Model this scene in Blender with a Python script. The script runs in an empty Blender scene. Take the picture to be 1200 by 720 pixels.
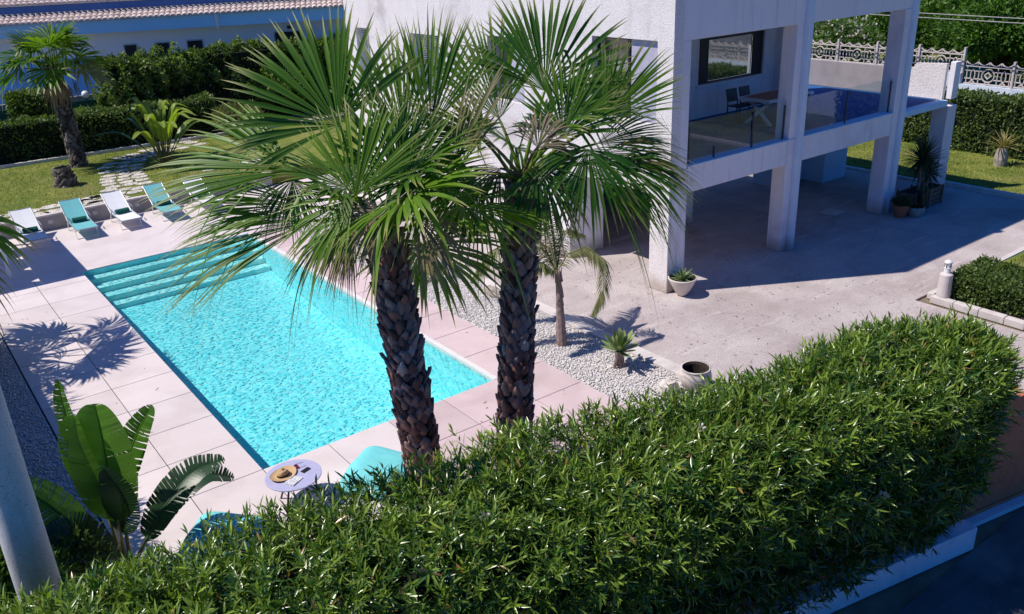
import bpy, math, random
import numpy as np
from mathutils import Matrix, Vector
random.seed(7); RS = np.random.RandomState(11)
R = math.radians; PI = math.pi
scene = bpy.context.scene
col = scene.collection
A = lambda *v: np.array(v, dtype=float)
def unit(v):
    v = np.asarray(v, float); n = np.linalg.norm(v, axis=-1, keepdims=True); return v/np.maximum(n, 1e-9)

# ------------------------------------------------------------------ materials
def newmat(name):
    m = bpy.data.materials.new(name); m.use_nodes = True
    nt = m.node_tree; nt.nodes.clear()
    return m, nt, nt.nodes, nt.links
def ramp(N, L, fac, stops):
    r = N.new('ShaderNodeValToRGB'); L.new(fac, r.inputs[0])
    e = r.color_ramp.elements
    while len(e) < len(stops): e.new(0.5)
    for i, (p, c) in enumerate(stops):
        e[i].position = p; e[i].color = (*c, 1)
    return r.outputs[0]
def noise(N, L, vec, scale, detail=4, rough=.55, dist=0):
    n = N.new('ShaderNodeTexNoise'); n.inputs['Scale'].default_value = scale
    n.inputs['Detail'].default_value = detail; n.inputs['Roughness'].default_value = rough
    n.inputs['Distortion'].default_value = dist
    L.new(vec, n.inputs['Vector']); return n.outputs['Fac']
def mixc(N, L, fac, a, b, mode='MIX'):
    m = N.new('ShaderNodeMix'); m.data_type = 'RGBA'; m.blend_type = mode
    for s, v in ((0, fac), (6, a), (7, b)):
        if hasattr(v, 'default_value') or hasattr(v, 'is_linked'): L.new(v, m.inputs[s])
        else: m.inputs[s].default_value = v if s == 0 else (*v, 1)
    return m.outputs[2]
def mathn(N, L, op, a, b=None, c=None):
    m = N.new('ShaderNodeMath'); m.operation = op
    for i, v in enumerate((a, b, c)):
        if v is None: continue
        if isinstance(v, (int, float)): m.inputs[i].default_value = v
        else: L.new(v, m.inputs[i])
    return m.outputs[0]
def surf(name, c1, c2, scale=3., rough=.8, bump=.1, bscale=60., big=None, spec=.3, metal=0., fine=None, bdist=.01, dirt=None, streak=None, crack=None, piece=None):
    """two colours mixed by noise, an optional third big stain colour, fine speckle, bump"""
    m, nt, N, L = newmat(name)
    out = N.new('ShaderNodeOutputMaterial'); p = N.new('ShaderNodeBsdfPrincipled')
    tc = N.new('ShaderNodeTexCoord').outputs['Object']
    f = noise(N, L, tc, scale, 6, .6)
    c = ramp(N, L, f, [(.35, c1), (.65, c2)])
    if big:
        bc, bs, lo, hi = big
        g = noise(N, L, tc, bs, 5, .6, .6)
        k = N.new('ShaderNodeMapRange'); L.new(g, k.inputs[0]); k.inputs[1].default_value = lo; k.inputs[2].default_value = hi
        c = mixc(N, L, k.outputs[0], c, bc)
    if fine:
        g = noise(N, L, tc, fine[0], 2, .7)
        k = N.new('ShaderNodeMapRange'); L.new(g, k.inputs[0]); k.inputs[1].default_value = fine[2]; k.inputs[2].default_value = fine[3]
        c = mixc(N, L, k.outputs[0], c, fine[1])
    def rng(v, lo, hi, a=0., b_=1.):
        k = N.new('ShaderNodeMapRange'); L.new(v, k.inputs[0]); k.inputs[1].default_value = lo; k.inputs[2].default_value = hi; k.inputs[3].default_value = a; k.inputs[4].default_value = b_; return k.outputs[0]
    if streak:
        mp = N.new('ShaderNodeMapping'); mp.inputs['Scale'].default_value = (3.5, 3.5, .22); L.new(tc, mp.inputs[0])
        c = mixc(N, L, mathn(N, L, 'MULTIPLY', rng(noise(N, L, mp.outputs[0], 1.6, 5, .65), .54, .74), streak[1]), c, streak[0])
    if dirt:
        sx = N.new('ShaderNodeSeparateXYZ'); L.new(tc, sx.inputs[0])
        h_ = mathn(N, L, 'ADD', sx.outputs[2], mathn(N, L, 'MULTIPLY', noise(N, L, tc, 4., 4), -.45))
        c = mixc(N, L, rng(h_, -.05-.1, .25, .75, 0.), c, dirt)
    if crack:
        nz = N.new('ShaderNodeTexNoise'); nz.inputs['Scale'].default_value = .9; nz.inputs['Detail'].default_value = 6; L.new(tc, nz.inputs['Vector'])
        wv = mixc(N, L, .9, tc, nz.outputs['Color'], 'ADD')
        v = N.new('ShaderNodeTexVoronoi'); v.feature = 'DISTANCE_TO_EDGE'; v.inputs['Scale'].default_value = .22; L.new(wv, v.inputs['Vector'])
        c = mixc(N, L, rng(v.outputs['Distance'], .0, .003, .30, 0.), c, crack)
        mp = N.new('ShaderNodeMapping'); mp.inputs['Scale'].default_value = (.35, 2.2, 1); mp.inputs['Rotation'].default_value = (0, 0, .5); L.new(tc, mp.inputs[0])
        c = mixc(N, L, rng(noise(N, L, mp.outputs[0], 1.5, 6, .7), .56, .72, 0, .55), c, tuple(min(1, x*1.35) for x in c2))
    if piece:
        a = N.new('ShaderNodeAttribute'); a.attribute_name = 'rnd'
        c = mixc(N, L, 1., c, ramp(N, L, a.outputs['Fac'], [(0, (1-piece,)*3), (1, (1, 1, 1))]), 'MULTIPLY')
    L.new(c, p.inputs['Base Color']); p.inputs['Roughness'].default_value = rough
    p.inputs['Specular IOR Level'].default_value = spec; p.inputs['Metallic'].default_value = metal
    if bump:
        b = N.new('ShaderNodeBump'); b.inputs['Strength'].default_value = bump; b.inputs['Distance'].default_value = bdist
        L.new(noise(N, L, tc, bscale, 5, .65), b.inputs['Height']); L.new(b.outputs[0], p.inputs['Normal'])
    L.new(p.outputs[0], out.inputs[0]); return m
def leafmat(name, c1, c2, tip=None, old=None, trans=.35, rough=.4, spec=.5, tip0=.6):
    m, nt, N, L = newmat(name)
    out = N.new('ShaderNodeOutputMaterial'); p = N.new('ShaderNodeBsdfPrincipled'); t = N.new('ShaderNodeBsdfTranslucent')
    a = N.new('ShaderNodeAttribute'); a.attribute_name = 'rnd'
    c = ramp(N, L, a.outputs['Fac'], [(0, c1), (.55, tuple((x+y)/2 for x, y in zip(c1, c2))), (1, c2)])
    if old:
        k = N.new('ShaderNodeMapRange'); L.new(a.outputs['Fac'], k.inputs[0]); k.inputs[1].default_value = .975; k.inputs[2].default_value = .985; c = mixc(N, L, k.outputs[0], c, old)
    if tip:
        b = N.new('ShaderNodeAttribute'); b.attribute_name = 'frac'
        k = N.new('ShaderNodeMapRange'); L.new(b.outputs['Fac'], k.inputs[0]); k.inputs[1].default_value = tip0; k.inputs[2].default_value = 1.05
        c = mixc(N, L, k.outputs[0], c, tip)
    L.new(c, p.inputs['Base Color']); p.inputs['Roughness'].default_value = rough; p.inputs['Specular IOR Level'].default_value = spec
    yl = mixc(N, L, 1.0, c, (1.3, 1.45, .55), 'MULTIPLY'); L.new(yl, t.inputs[0])
    ms = N.new('ShaderNodeMixShader'); ms.inputs[0].default_value = trans
    L.new(p.outputs[0], ms.inputs[1]); L.new(t.outputs[0], ms.inputs[2]); L.new(ms.outputs[0], out.inputs[0]); return m
def rndmat(name, stops, rough=.85, bump=.3, bscale=25, spec=.2):
    m, nt, N, L = newmat(name)
    out = N.new('ShaderNodeOutputMaterial'); p = N.new('ShaderNodeBsdfPrincipled')
    tc = N.new('ShaderNodeTexCoord').outputs['Object']
    a = N.new('ShaderNodeAttribute'); a.attribute_name = 'rnd'
    c = ramp(N, L, a.outputs['Fac'], stops)
    g = noise(N, L, tc, bscale, 5, .6)
    c = mixc(N, L, mathn(N, L, 'MULTIPLY', g, .5), c, tuple(x*.35 for x in stops[0][1]))
    L.new(c, p.inputs['Base Color']); p.inputs['Roughness'].default_value = rough; p.inputs['Specular IOR Level'].default_value = spec
    b = N.new('ShaderNodeBump'); b.inputs['Strength'].default_value = bump; b.inputs['Distance'].default_value = .02
    L.new(g, b.inputs['Height']); L.new(b.outputs[0], p.inputs['Normal'])
    L.new(p.outputs[0], out.inputs[0]); return m
def glassmat(name, tint, refl=.12, rough=.0):
    m, nt, N, L = newmat(name)
    out = N.new('ShaderNodeOutputMaterial'); t = N.new('ShaderNodeBsdfTransparent'); g = N.new('ShaderNodeBsdfGlossy')
    t.inputs[0].default_value = (*tint, 1); g.inputs[1].default_value = rough; g.inputs[0].default_value = (.9, .95, 1, 1)
    f = N.new('ShaderNodeLayerWeight'); f.inputs[0].default_value = .5
    ms = N.new('ShaderNodeMixShader'); L.new(mathn(N, L, 'MULTIPLY_ADD', mathn(N, L, 'POWER', f.outputs['Facing'], 4.), .6, .04+refl), ms.inputs[0])
    L.new(t.outputs[0], ms.inputs[1]); L.new(g.outputs[0], ms.inputs[2]); L.new(ms.outputs[0], out.inputs[0]); return m
def mirrorglass(name):
    m, nt, N, L = newmat(name)
    out = N.new('ShaderNodeOutputMaterial'); p = N.new('ShaderNodeBsdfPrincipled')
    p.inputs['Base Color'].default_value = (.35, .38, .4, 1); p.inputs['Metallic'].default_value = .9; p.inputs['Roughness'].default_value = .03
    L.new(p.outputs[0], out.inputs[0]); return m

M = {}
M['stucco'] = surf('rough_stucco', (.86, .80, .775), (.90, .85, .83), 2.2, .9, .8, 34, big=((.50, .44, .44), .5, .55, .8), fine=(38, (.34, .30, .33), .58, .66), spec=.15, bdist=.03, streak=((.60, .54, .54), .5), dirt=(.42, .33, .27))
M['plaster'] = surf('smooth_plaster', (.84, .81, .83), (.88, .85, .87), 1.3, .85, .25, 40, big=((.66, .62, .62), .7, .5, .85), spec=.15, streak=((.50, .46, .46), .55), dirt=(.42, .32, .26))
M['concrete'] = surf('driveway_concrete', (.43, .37, .36), (.56, .50, .485), .8, .85, .35, 35, big=((.32, .26, .245), .32, .50, .74), fine=(55, (.20, .17, .16), .54, .66), spec=.2, crack=(.12, .10, .10))
M['tile'] = surf('deck_porcelain', (.69, .61, .60), (.75, .67, .665), 1.1, .6, .06, 80, piece=.10, big=((.60, .52, .515), .8, .48, .78), fine=(120, (.55, .50, .51), .6, .75), spec=.3)
M['joint'] = surf('joint_dark_base', (.05, .045, .05), (.08, .07, .075), 5, .9, 0)  # dark bedding seen through the gaps between slabs
M['coping'] = surf('white_coping', (.66, .64, .62), (.74, .72, .70), 3, .6, .05)
M['gravelbase'] = surf('gravel_bed', (.62, .59, .58), (.76, .73, .72), 30, .95, .8, 45, fine=(60, (.22, .21, .21), .52, .65))
M['pebble'] = rndmat('pebbles', [(0, (.50, .47, .47)), (.2, (.80, .75, .73)), (1, (.90, .86, .84))], .8, .1, 10)
M['kerb'] = surf('kerb_concrete', (.55, .50, .48), (.66, .61, .59), 3, .85, .3, 40, big=((.35, .32, .31), 1.5, .55, .8))
M['grass'] = surf('lawn', (.12, .17, .02), (.28, .29, .06), 1.2, .95, .8, 50, big=((.30, .24, .11), .45, .54, .74), fine=(55, (.035, .06, .012), .5, .62))
M['earth'] = surf('dry_earth', (.16, .12, .08), (.25, .20, .14), 2, .95, .5, 20)
M['asphalt'] = surf('street_asphalt', (.08, .085, .09), (.14, .14, .145), 1.2, .9, .8, 60, big=((.22, .21, .20), .8, .5, .75), crack=(.03, .03, .03))
M['core'] = surf('dark_core_fill', (.006, .010, .005), (.012, .018, .008), 8, .95, 0)  # near-black fill for the added cores inside foliage
M['olea'] = leafmat('oleander_leaf', (.016, .078, .008), (.42, .56, .08), old=(.34, .20, .07), trans=.30, rough=.28, spec=.75)
M['hedgeleaf'] = leafmat('clipped_leaf', (.035, .075, .014), (.20, .28, .06), trans=.36, rough=.5)
M['treeleaf'] = leafmat('tree_leaf', (.03, .09, .012), (.17, .32, .045), trans=.38, rough=.5)
M['fan'] = leafmat('fan_palm_leaf', (.022, .10, .008), (.17, .30, .022), tip=(.42, .38, .16), trans=.38, rough=.42, spec=.35, tip0=.72)
M['fan_old'] = leafmat('fan_palm_old_leaf', (.16, .17, .04), (.33, .28, .11), tip=(.40, .33, .2), trans=.3, rough=.5)
M['fan_dead'] = leafmat('fan_palm_dry_leaf', (.14, .10, .055), (.34, .27, .18), trans=.2, rough=.8, spec=.1)
M['petiole'] = surf('petiole', (.16, .17, .04), (.25, .22, .07), 4, .5, 0)
M['banana'] = leafmat('paddle_leaf', (.03, .11, .012), (.16, .32, .04), trans=.42, rough=.42, spec=.45)
M['bananadark'] = leafmat('paddle_leaf_dark', (.015, .045, .02), (.04, .10, .03), trans=.2, rough=.4)
M['feather'] = leafmat('feather_palm_leaf', (.10, .14, .03), (.30, .30, .14), trans=.3, rough=.45)
M['agave'] = leafmat('agave_leaf', (.10, .17, .07), (.24, .32, .13), tip=(.30, .34, .10), trans=.12, rough=.45)
M['yucca'] = leafmat('yucca_leaf', (.012, .035, .015), (.08, .13, .04), trans=.15, rough=.45)
M['drycycas'] = leafmat('cycas_leaf', (.20, .18, .05), (.38, .32, .12), trans=.2, rough=.5)
M['flower'] = leafmat('pale_blossom', (.5, .42, .40), (.75, .68, .66), trans=.3, rough=.6)
M['boot'] = rndmat('palm_boots', [(0, (.14, .06, .05)), (.4, (.42, .22, .18)), (.8, (.60, .40, .35)), (1, (.78, .64, .59))], .75, .4, 22, .3)
M['bootgrey'] = rndmat('weathered_palm_boots', [(0, (.05, .04, .035)), (.5, (.17, .14, .115)), (1, (.34, .30, .26))], .85, .4, 22)
M['bark'] = surf('small_palm_bark', (.20, .14, .13), (.38, .29, .27), 9, .9, 1., 26)
M['stem'] = surf('green_stem', (.14, .17, .04), (.26, .20, .07), 6, .5, .1)
M['pot'] = surf('pot_clay_white', (.62, .55, .50), (.70, .64, .60), 4, .7, .15, 30)
M['terracotta'] = surf('terracotta', (.40, .13, .07), (.48, .17, .09), 5, .8, .2)
M['soil'] = surf('soil', (.03, .022, .018), (.06, .045, .035), 14, .95, .8, 40)
M['wood'] = surf('weathered_wood', (.12, .08, .06), (.22, .16, .12), 8, .85, .4, 30)
M['tablewood'] = surf('table_wood', (.22, .10, .06), (.30, .15, .09), 6, .5, .1)
M['white'] = surf('white_paint', (.74, .74, .74), (.80, .80, .80), 3, .45, .03)
M['teal'] = surf('teal_sling', (.13, .44, .46), (.17, .50, .52), 20, .75, .1, 150)
M['wsling'] = surf('white_sling', (.74, .76, .78), (.80, .82, .84), 20, .75, .1, 150)
M['towel'] = surf('dark_green_towel', (.004, .075, .06), (.01, .11, .09), 30, .95, .6, 120)
M['metal'] = surf('grey_metal', (.45, .46, .47), (.55, .55, .56), 6, .35, 0, metal=.6)
M['dark'] = surf('dark_metal', (.03, .03, .035), (.05, .05, .055), 6, .4, 0)
M['aqua'] = surf('aqua_fabric', (.16, .60, .63), (.20, .66, .68), 6, .8, .2, 60)
M['lilac'] = surf('lilac_table_top', (.42, .42, .62), (.46, .46, .66), 6, .4, .02)
M['straw'] = surf('straw', (.50, .33, .17), (.60, .42, .24), 60, .8, .5, 160)
M['black'] = surf('black_band', (.01, .01, .012), (.015, .015, .018), 6, .6, 0)
M['red'] = surf('dark_red_lens', (.12, .008, .02), (.18, .012, .03), 6, .1, 0, spec=.8)
M['paper'] = surf('printed_paper', (.55, .56, .60), (.80, .80, .82), 25, .5, 0, fine=(60, (.15, .18, .22), .55, .6))
M['poleconcrete'] = surf('pole_concrete', (.60, .62, .63), (.70, .71, .71), 3, .85, .35, 50, streak=((.38, .38, .38), .6), big=((.46, .47, .48), 1.3, .5, .8), fine=(50, (.22, .22, .23), .6, .7))
M['rust'] = surf('brown_gate_metal', (.42, .15, .075), (.50, .19, .10), 3, .55, .1, 20, fine=(30, (.10, .04, .03), .6, .7))
M['bluewall'] = surf('bluish_wall', (.62, .70, .80), (.70, .76, .86), 2.5, .85, .4, 30, big=((.40, .46, .54), 1.2, .5, .8))
M['neighbour'] = surf('neighbour_shade_tint', (.78, .84, .92), (.82, .87, .93), .6, .85, .1)  # bluish tint of the wall's shade put into its colour
M['neighbour_low'] = surf('neighbour_low_blue_shade', (.16, .50, .92), (.20, .54, .94), .6, .85, .1)  # blue of the shaded lower wall put into its colour
M['fascia'] = surf('fascia_blue_shade', (.34, .70, .96), (.38, .73, .97), .8, .7, .05)  # fascia's blue stands for shade, painted in
M['gutter'] = surf('blue_gutter', (.06, .14, .38), (.08, .18, .44), 1, .5, 0)
M['rooftile'] = surf('pale_roof_tile', (.56, .44, .38), (.74, .64, .58), 6, .85, .3, 20, big=((.34, .24, .20), 1.5, .5, .8))
M['tiledark'] = surf('tile_underside', (.05, .035, .035), (.08, .05, .05), 6, .9, 0)
M['greenmesh'] = surf('green_shade_mesh', (.01, .10, .07), (.02, .13, .09), 14, .9, .1)
M['flag'] = surf('flagstone', (.55, .50, .46), (.72, .67, .62), 2.5, .8, .3, 20, big=((.36, .32, .29), 2, .55, .8))
M['rock'] = surf('grey_rock', (.26, .22, .19), (.46, .41, .37), 5, .9, 1., 12)
M['fenceconc'] = surf('fence_concrete', (.52, .46, .43), (.64, .58, .55), 5, .9, .3, 30)
M['cabinet'] = surf('blue_white_render', (.46, .70, .88), (.52, .74, .90), 2, .7, .1)
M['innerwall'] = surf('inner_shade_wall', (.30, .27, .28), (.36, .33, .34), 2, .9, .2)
M['curtain'] = surf('lilac_curtain', (.42, .40, .50), (.50, .48, .58), 6, .8, .2, 12)
M['darkroom'] = surf('dark_frame', (.015, .016, .022), (.02, .022, .03), 6, .4, 0)
M['shutter'] = surf('shutter_white', (.66, .70, .72), (.72, .75, .77), 6, .6, .05)
M['canvas'] = surf('shade_canvas', (.55, .52, .48), (.62, .58, .54), 4, .9, .1)
M['terrfloor'] = surf('terrace_floor', (.26, .25, .30), (.36, .34, .40), 2.5, .7, .2, 40, fine=(18, (.12, .11, .12), .5, .65))
M['glass'] = glassmat('balustrade_glass', (.78, .90, .97), .02)
M['mirror'] = mirrorglass('window_glass')
M['globe'] = surf('white_globe', (.8, .8, .8), (.85, .85, .85), 3, .3, 0)
M['cable'] = surf('cable', (.25, .25, .25), (.35, .35, .35), 3, .6, 0)

def poolmat():
    m, nt, N, L = newmat('pool_lining')
    out = N.new('ShaderNodeOutputMaterial'); p = N.new('ShaderNodeBsdfPrincipled')
    tc = N.new('ShaderNodeTexCoord').outputs['Object']
    f = noise(N, L, tc, 2.5, 4, .6)
    c = ramp(N, L, f, [(.3, (.22, .80, .84)), (.7, (.29, .86, .90))])
    L.new(c, p.inputs['Base Color']); p.inputs['Roughness'].default_value = .7
    L.new(p.outputs[0], out.inputs[0]); return m
def watermat():
    m, nt, N, L = newmat('pool_water')
    out = N.new('ShaderNodeOutputMaterial'); t = N.new('ShaderNodeBsdfTransparent'); g = N.new('ShaderNodeBsdfGlossy')
    tc = N.new('ShaderNodeTexCoord').outputs['Object']
    nz = N.new('ShaderNodeTexNoise'); nz.inputs['Scale'].default_value = 3.; L.new(tc, nz.inputs['Vector'])
    wv = mixc(N, L, .10, tc, nz.outputs['Color'], 'ADD')
    v = N.new('ShaderNodeTexVoronoi'); v.feature = 'SMOOTH_F1'; v.inputs['Scale'].default_value = 7.; v.inputs['Smoothness'].default_value = .35
    mp = N.new('ShaderNodeMapping'); mp.inputs['Rotation'].default_value = (0, 0, .5); mp.inputs['Scale'].default_value = (1., 1.5, 1)
    L.new(wv, mp.inputs[0]); L.new(mp.outputs[0], v.inputs['Vector'])
    v2 = N.new('ShaderNodeTexVoronoi'); v2.inputs['Scale'].default_value = 16.; L.new(mp.outputs[0], v2.inputs['Vector'])
    s = mathn(N, L, 'ADD', mathn(N, L, 'MULTIPLY', v.outputs['Distance'], .65), mathn(N, L, 'MULTIPLY', v2.outputs['Distance'], .35))
    amp = noise(N, L, tc, .6, 3)
    c = ramp(N, L, s, [(.08, (.0, .36, .44)), (.24, (.22, .78, .84)), (.40, (.9, 1., 1.)), (.55, (1, 1, 1))])  # light and dark ripple mottling painted into the tint
    c = mixc(N, L, .9, (.55, .95, .97), c)
    v3 = N.new('ShaderNodeTexVoronoi'); v3.feature = 'DISTANCE_TO_EDGE'; v3.inputs['Scale'].default_value = 2.6; L.new(mixc(N, L, .35, tc, nz.outputs['Color'], 'ADD'), v3.inputs['Vector'])
    caustic_net = ramp(N, L, v3.outputs['Distance'], [(0, (1, 1, 1)), (.07, (.95, 1, 1)), (.16, (.78, .95, .97)), (.4, (.70, .92, .95))])  # bright caustic lines painted into the water tint
    k = N.new('ShaderNodeMapRange'); L.new(amp, k.inputs[0]); k.inputs[1].default_value = .42; k.inputs[2].default_value = .6; k.inputs[3].default_value = .25; k.inputs[4].default_value = 1.
    c = mixc(N, L, 1., c, mixc(N, L, k.outputs[0], (.85, .95, .97), caustic_net), 'MULTIPLY')
    L.new(c, t.inputs[0])
    g.inputs[0].default_value = (1, 1, 1, 1); g.inputs[1].default_value = .06
    b = N.new('ShaderNodeBump'); b.inputs['Strength'].default_value = .7; b.inputs['Distance'].default_value = .05
    L.new(s, b.inputs['Height']); L.new(b.outputs[0], g.inputs['Normal'])
    f = N.new('ShaderNodeFresnel'); f.inputs[0].default_value = 1.33; L.new(b.outputs[0], f.inputs['Normal'])
    ms = N.new('ShaderNodeMixShader'); L.new(f.outputs[0], ms.inputs[0])
    L.new(t.outputs[0], ms.inputs[1]); L.new(g.outputs[0], ms.inputs[2]); L.new(ms.outputs[0], out.inputs[0]); return m
M['pool'] = poolmat(); M['water'] = watermat()

# ------------------------------------------------------------------ objects
def tag(o, label=None, cat=None, group=None, kind=None):
    if label: o['label'] = label
    if cat: o['category'] = cat
    if group: o['group'] = group
    if kind: o['kind'] = kind
    return o
def thing(name, label, cat, loc=(0, 0, 0), rz=0, group=None):
    o = bpy.data.objects.new(name, None); col.objects.link(o); o.location = loc; o.rotation_euler = (0, 0, rz)
    o.empty_display_size = .2
    return tag(o, label, cat, group)
def link(name, me, mat, parent=None, label=None):
    o = bpy.data.objects.new(name, me); col.objects.link(o)
    if mat is not None: me.materials.append(mat)
    if parent is not None: o.parent = parent
    if label: o['label'] = label
    return o
def root_loc(o):
    v = Vector((0, 0, 0))
    while o is not None: v += o.location; o = o.parent
    return v
def dup(o, parent=None):
    c = o.copy(); col.objects.link(c); c.parent = parent
    if parent is not None: c.matrix_parent_inverse = Matrix.Identity(4)
    for ch in [k for k in KIDS(o)]: dup(ch, c)
    return c
def KIDS(o): return [k for k in bpy.data.objects if k.parent == o]

class MB:
    def __init__(s): s.v = []; s.f = []; s.r = []
    def add(s, vs, fs, r=.5):
        n = len(s.v); s.v += [tuple(map(float, p)) for p in vs]; s.f += [tuple(i+n for i in f) for f in fs]; s.r += [r]*len(vs); return s
    def box(s, x0, x1, y0, y1, z0, z1, rz=0, c=None, r=.5):
        vs = [(x, y, z) for z in (z0, z1) for y in (y0, y1) for x in (x0, x1)]
        if rz:
            cx, cy = c if c else ((x0+x1)/2, (y0+y1)/2); ca, sa = math.cos(rz), math.sin(rz)
            vs = [(cx+(x-cx)*ca-(y-cy)*sa, cy+(x-cx)*sa+(y-cy)*ca, z) for x, y, z in vs]
        return s.add(vs, [(0, 2, 3, 1), (4, 5, 7, 6), (0, 1, 5, 4), (2, 6, 7, 3), (0, 4, 6, 2), (1, 3, 7, 5)], r)
    def poly(s, pts, z0, z1):
        n = len(pts); vs = [(x, y, z0) for x, y in pts]+[(x, y, z1) for x, y in pts]
        return s.add(vs, [tuple(range(n-1, -1, -1)), tuple(range(n, 2*n))]+[(i, (i+1) % n, n+(i+1) % n, n+i) for i in range(n)])
    def tube(s, pts, rad, n=8, cap=True, r=.5):
        pts = [np.array(p, float) for p in pts]; m = len(pts)
        rad = rad if hasattr(rad, '__len__') else [rad]*m
        vs = []; up = A(0, 0, 1); prev = None
        for i, p in enumerate(pts):
            d = unit(pts[min(i+1, m-1)]-pts[max(i-1, 0)])
            a = prev if prev is not None else (np.cross(d, up) if abs(d[2]) < .95 else A(1, 0, 0))
            a = unit(a-d*np.dot(a, d)); b = np.cross(d, a); prev = a
            for k in range(n):
                t = 2*PI*k/n; vs.append(p+(a*math.cos(t)+b*math.sin(t))*rad[i])
        fs = [(i*n+k, i*n+(k+1) % n, (i+1)*n+(k+1) % n, (i+1)*n+k) for i in range(m-1) for k in range(n)]
        if cap: fs += [tuple(range(n-1, -1, -1)), tuple(range((m-1)*n, m*n))]
        return s.add(vs, fs, r)
    def lathe(s, prof, n=24, c=(0, 0, 0), close=True):
        vs = [(c[0]+r_*math.cos(2*PI*k/n), c[1]+r_*math.sin(2*PI*k/n), c[2]+z) for r_, z in prof for k in range(n)]
        m = len(prof); fs = [(i*n+k, i*n+(k+1) % n, (i+1)*n+(k+1) % n, (i+1)*n+k) for i in range(m-1) for k in range(n)]
        if close: fs += [tuple(range(n-1, -1, -1)), tuple(range((m-1)*n, m*n))]
        return s.add(vs, fs)
    def bar(s, p, q, w, h):
        """rectangular bar between two points, w across, h in height"""
        p, q = np.array(p, float), np.array(q, float); d = unit(q-p)
        a = np.cross(d, A(0, 0, 1)); a = unit(a) if np.linalg.norm(a) > .05 else A(1, 0, 0); b = np.cross(a, d)
        vs = [e+a*i*w/2+b*j*h/2 for e in (p, q) for i, j in ((-1, -1), (1, -1), (1, 1), (-1, 1))]
        return s.add(vs, [(0, 3, 2, 1), (4, 5, 6, 7), (0, 1, 5, 4), (1, 2, 6, 5), (2, 3, 7, 6), (3, 0, 4, 7)])
    def build(s, name, mat, parent=None, world=False, smooth=False, bevel=0, label=None, rnd=False):
        me = bpy.data.meshes.new(name); me.from_pydata(s.v, [], s.f); me.update()
        if smooth:
            me.polygons.foreach_set('use_smooth', [True]*len(me.polygons))
        if rnd:
            at = me.attributes.new('rnd', 'FLOAT', 'POINT'); at.data.foreach_set('value', s.r)
        o = link(name, me, mat, parent, label)
        if world and parent is not None: me.transform(Matrix.Translation(-root_loc(parent)))
        if bevel:
            b = o.modifiers.new('b', 'BEVEL'); b.width = bevel; b.segments = 2; b.limit_method = 'ANGLE'
        return o

class Soup:
    """many small blades gathered into one mesh"""
    def __init__(s): s.v = []; s.q = []; s.r = []; s.fr = []; s.n = 0
    def addq(s, v, q, r, fr):
        s.v.append(v); s.q.append(q+s.n); s.r.append(r); s.fr.append(fr); s.n += len(v); return s
    def blades(s, P, D, N, L, W, prof, fold=.2, rnd=None, droop=0.):
        P = np.atleast_2d(P); n = len(P)
        D = unit(np.broadcast_to(D, (n, 3))); N = np.broadcast_to(N, (n, 3)); N = unit(N-D*np.sum(D*N, 1, keepdims=True)); S = np.cross(D, N)
        L = np.broadcast_to(L, (n,)).astype(float)[:, None]; W = np.broadcast_to(W, (n,)).astype(float)[:, None]
        dr = np.broadcast_to(droop, (n,)).astype(float)[:, None]
        k = len(prof); V = np.zeros((n, k, 3, 3))
        for i, (f, w, c) in enumerate(prof):
            c0 = P+D*L*f+N*L*c; c0 = c0+A(0, 0, -1)*dr*L*max(0, f-.25)**2
            V[:, i, 0] = c0-S*W*w/2; V[:, i, 1] = c0-N*W*w*fold; V[:, i, 2] = c0+S*W*w/2
        b = (np.arange(n)*k*3)[:, None]
        qs = []
        for i in range(k-1):
            o = i*3
            qs += [np.array([o, o+1, o+4, o+3]), np.array([o+1, o+2, o+5, o+4])]
        Q = (b[:, None, :]+np.array(qs)[None, :, :]).reshape(-1, 4)
        if rnd is None: rnd = RS.rand(n)
        r = np.repeat(np.broadcast_to(rnd, (n,)), k*3); fr = np.tile(np.repeat([p[0] for p in prof], 3), n)
        return s.addq(V.reshape(-1, 3), Q, r, fr)
    def mb(s, m, r=.5, fr=.2):
        """take quads from an MB"""
        v = np.array(m.v); q = np.array([f if len(f) == 4 else (*f, f[-1]) for f in m.f if len(f) in (3, 4)])
        return s.addq(v, q, np.full(len(v), r), np.full(len(v), fr))
    def build(s, name, mat, parent=None, world=True, smooth=False):
        v = np.concatenate(s.v); q = np.concatenate(s.q); r = np.concatenate(s.r); fr = np.concatenate(s.fr)
        if parent is not None and world: v = v-np.array(root_loc(parent))
        me = bpy.data.meshes.new(name)
        me.vertices.add(len(v)); me.vertices.foreach_set('co', v.ravel().astype(np.float32))
        me.loops.add(q.size); me.loops.foreach_set('vertex_index', q.ravel().astype(np.int32))
        me.polygons.add(len(q)); me.polygons.foreach_set('loop_start', (np.arange(len(q))*4).astype(np.int32))
        me.polygons.foreach_set('loop_total', np.full(len(q), 4, np.int32))
        for nm, d in (('rnd', r), ('frac', fr)):
            at = me.attributes.new(nm, 'FLOAT', 'POINT'); at.data.foreach_set('value', d.astype(np.float32))
        me.update(calc_edges=True)
        if smooth: me.polygons.foreach_set('use_smooth', [True]*len(me.polygons))
        return link(name, me, mat, parent)

def rdir(n):
    return unit(RS.normal(size=(n, 3)))
def smooth_noise(p, f, seed=0):
    r = np.random.RandomState(seed); out = np.zeros(len(p))
    for k in range(6):
        w = r.normal(size=3)*f*(1+.35*k); out += np.sin(p@w+r.rand()*6.28)/(1+.3*k)
    return out/3.

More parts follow.
